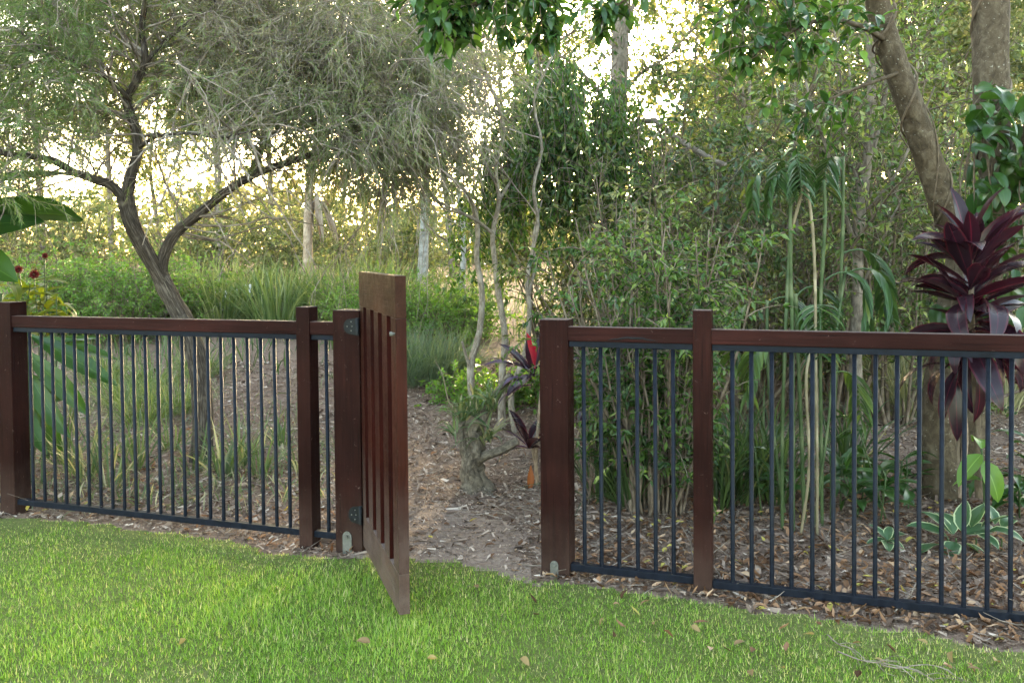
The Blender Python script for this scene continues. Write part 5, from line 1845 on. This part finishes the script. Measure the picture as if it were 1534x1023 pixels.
# ------------------------------------------------------------------ tropical plants at the left edge
def left_plants():
    y = 5.95
    b = GP(-40, y)
    root = empty('broad_leaf_plant', tuple(b))
    tag(root, 'plant with huge glossy paddle leaves at the left edge behind the end post', 'plant')
    pm = [leaf_mesh('leaf', M['big_leaf'], .95, .34, a, .14, .012, 16, 7, .4, s, 'paddle', tw) for s, (a, tw) in enumerate(((.5, .5), (.9, -.4), (1.4, .2)))]
    acc = Acc()
    for i in range(5):
        P = b + np.array([rng.normal(0, .08), rng.normal(0, .08), 0])
        tubes(acc, catmull([P, P + [rng.normal(.02, .03), 0, .7], P + [rng.normal(.05, .05), 0, 1.3]], 14), np.linspace(.022, .012, 14), 8)
    acc.build('stems', M['cane'], root)
    for px, py, az, el, roll, s, me in ((-165, 366, 1.75, .24, -1.15, 1.12, pm[0]), (-140, 380, 1.85, .12, -.5, .9, pm[1]), (-60, 335, 1.5, .25, .3, .9, pm[0]), (-90, 500, 1.95, -.12, -.9, .75, pm[1]), (-90, 570, 1.9, -.25, -.8, .75, pm[2]), (-80, 540, 2.3, -.1, -.8, .7, pm[1]),
                                    (-70, 600, 1.7, .35, -.5, .8, pm[1]), (-60, 300, 1.0, .6, .2, .9, pm[1]), (-60, 350, 2.6, .4, 0, .8, pm[1])):
        place_leaf(me, root, PX(px, py, y), az, el, roll, s)
    # lower broad leaves seen through the bars
    b = GP(55, 5.9)
    root = empty('canna_plant', tuple(b))
    tag(root, 'dark broad leaved plant seen through the first bars on the left', 'plant')
    cm = [leaf_mesh('leaf', M['big_leaf'], .72, .15, a, .16, .012, 14, 5, .3, q, 'lance', tw) for q, (a, tw) in enumerate(((.4, .3), (.7, -.3), (.25, .2)))]
    for px, py, az, el, roll, sc, me in ((40, 500, 1.75, -.42, -.9, 1.0, cm[0]), (30, 520, 1.9, -.6, -.8, .95, cm[1]), (45, 505, 1.4, -.22, -.7, .8, cm[2]), (35, 545, 2.2, -.75, -1.0, .9, cm[0]), (30, 580, 1.7, -.9, -.8, .75, cm[1]), (50, 520, 1.2, .2, -.5, .6, cm[2]), (25, 600, 2.4, -.4, -.6, .8, cm[0])):
        place_leaf(me, root, PX(px, py, 5.9), az, el, roll, sc)
    acc = Acc()
    for px in (30, 45, 60):
        P = PX(px, 560, 5.9)
        Q = np.array([P[0], P[1], 0])
        tubes(acc, catmull([Q, (P + Q) / 2 + .01, P], 10), np.linspace(.014, .009, 10), 8)
    acc.build('stems', M['cane'], root)
    # yellow-green leaves with dark red globe flowers
    b = GP(50, 6.6)
    root = empty('globe_flower_shrub', tuple(b))
    tag(root, 'yellow green leafy shrub with dark red globe flowers behind the end post', 'shrub')
    gm = [leaf_mesh('leaf', M['ginger_leaf'], .22, .075, a, .2, .02, 9, 5, .4, s, 'oval') for s, a in enumerate((.5, .9, 1.3))]
    for j, (px, py) in enumerate(((20, 420), (45, 425), (60, 440), (85, 445), (40, 455), (10, 445), (100, 460), (70, 420), (28, 470))):
        P = PX(px, py, 6.6 + rng.normal(0, .1))
        Q = b + np.array([rng.normal(0, .06), rng.normal(0, .06), 0])
        acc = Acc()
        tubes(acc, catmull([Q, (P * .5 + Q * .5) + [rng.normal(0, .05), 0, 0], P], 10), np.linspace(.009, .004, 10), 6)
        acc.build('stem', M['cane'], root)
        for i in range(9):
            place_leaf(gm[i % 3], root, P + np.array([0, 0, -.03 * i]), i * 2.4 + j, rng.uniform(-.3, .5), rng.normal(0, .3), rng.uniform(.7, 1.1))
    for px, py, r in ((51, 411, .034), (28, 404, .028), (67, 383, .022)):
        P = PX(px, py, 6.5)
        n = 260
        acc = Acc()
        D = rand_unit(n)
        needles(acc, P + D * r * .35, D, np.full(n, r * .8), np.full(n, r * .3))
        acc.build('flower', M['flower_red'], root)
        acc = Acc()
        tubes(acc, catmull([b + [0, 0, .3], (b + P) / 2 + [.03, 0, .1], P], 10), np.full(10, .004), 5)
        acc.build('flower_stem', M['cane'], root)


left_plants()


# ------------------------------------------------------------------ small pink flowering plant by the right gate post
def pink_plant():
    y = 5.3
    b = GP(880, y)
    root = empty('pink_flower_plant', tuple(b))
    tag(root, 'slim plant with two bright pink flowers behind the first right bars', 'plant')
    lm = [leaf_mesh('leaf', M['big_leaf'], .14, .04, a, .2, .02, 8, 5, .3, s, 'lance') for s, a in enumerate((.5, 1.0))]
    for px, py in ((879, 570), (893, 566), (886, 590)):
        P = PX(px, py, y)
        acc = Acc()
        tubes(acc, catmull([b, (b + P) / 2 + [.02, 0, 0], P], 10), np.linspace(.006, .003, 10), 6)
        acc.build('stem', M['twig_brown'], root)
        for i in range(8):
            f = .35 + .6 * i / 8
            place_leaf(lm[i % 2], root, b * (1 - f) + P * f, i * 2.4, rng.uniform(-.2, .6), 0, rng.uniform(.7, 1.1))
    pm = leaf_mesh('petal', M['flower_pink'], .035, .026, .6, .2, .02, 6, 3, .3, 1, 'oval')
    for px, py in ((879, 570), (893, 566)):
        for i in range(7):
            place_leaf(pm, root, PX(px, py, y), i * .9 + 2.2, rng.uniform(-.2, .9), 0, rng.uniform(.7, 1.1), 'petal')


pink_plant()


# ------------------------------------------------------------------ small things on the ground
def rock():
    b = GP(362, 14.2)
    bm = bmesh.new()
    bmesh.ops.create_icosphere(bm, subdivisions=4, radius=1)
    for v in bm.verts:
        n = v.co.copy()
        k = 1 + .12 * math.sin(n.x * 5 + 1) * math.cos(n.y * 4) + .06 * math.sin(n.z * 11 + n.x * 7)
        v.co = Vector((n.x * .62 * k, n.y * .4 * k, n.z * .30 * k))
    me = bpy.data.meshes.new('boulder')
    bm.to_mesh(me)
    bm.free()
    for p in me.polygons: p.use_smooth = True
    me.materials.append(M['rock'])
    o = link('boulder', me)
    o.location = (b[0], b[1], b[2] + .5)
    tag(o, 'pale boulder on the bank among the mat rushes', 'boulder')
    return o


rock().location.z = GP(362, 14.2)[2] + .22

lm = [leaf_mesh('fallen_leaf', M['yellow_leaf'], .062, .032, a, .25, .05, 7, 5, c, s, 'oval', tw) for s, (a, c, tw) in enumerate(((.5, .5, .3), (1.0, .2, -.5), (.2, .9, .6)))]
spots = [(555, 962), (780, 985), (1176, 1000), (1124, 1003), (1034, 938), (640, 985), (1100, 965), (1425, 975), (1390, 965), (1290, 962), (980, 935), (1310, 985), (1450, 1000), (905, 925), (1220, 950), (716, 880), (1490, 990), (268, 965)]
for i, (px, py) in enumerate(spots):
    r = ray(px, py)
    P = np.array([0, 0, CAM_H]) + r * (-(CAM_H - .035) / r[2])
    o = place_leaf(lm[i % 3], None, P, rng.uniform(0, 6.28), rng.normal(.1, .2), rng.normal(0, .5), rng.uniform(.55, 1.0), 'fallen_leaf')
    tag(o, 'dry yellow brown leaf lying loose on the mown grass', 'leaf', 'fallen leaves on the lawn')

# fallen twiggy branch on the lawn, lower right
acc = Acc()
r = ray(1180, 960)
tw = []
for (p0, p1) in (((1255, 975), (1400, 1015)), ((1240, 950), (1300, 990)), ((1320, 995), (1420, 1000))):
    pts = []
    for f in np.linspace(0, 1, 5):
        q = ray(p0[0] + (p1[0] - p0[0]) * f, p0[1] + (p1[1] - p0[1]) * f + 4 * math.sin(f * 7))
        pts.append(np.array([0, 0, CAM_H]) + q * (-(CAM_H - .035 - .01 * math.sin(f * 3)) / q[2]))
    tw.append(catmull(pts, 10))
for q in tw: tubes(acc, q, np.linspace(.003, .0012, 10), 5)
s = spawn(np.stack(tw), 18, .09, 5, .6, .1, 1, .2, .1)
s[..., 2] = np.maximum(s[..., 2], .02)
tubes(acc, s, taper(18, 5, .0016, .0008), 3)
o = acc.build('fallen_branch', M['twig'])
tag(o, 'thin dry twiggy branch lying on the grass at lower right', 'branch')

# ------------------------------------------------------------------ tell look-alikes apart by how far back they stand
same = {}
for o in scene.objects:
    if o.parent is None and o.get('label') and o.get('group') != 'fallen leaves on the lawn':
        same.setdefault(o['label'], []).append(o)
for lb, os_ in same.items():
    if len(os_) > 1:
        os_.sort(key=lambda q: q.location.y)
        w = {2: ['nearer of two', 'further of two'], 3: ['nearest of three', 'middle of three', 'furthest of three']}.get(len(os_))
        if w:
            for o, k in zip(os_, w):
                if len(lb.split()) < 14: o['label'] = lb + ', ' + k
                else: o['label'] = lb + ', ' + k.split()[0]
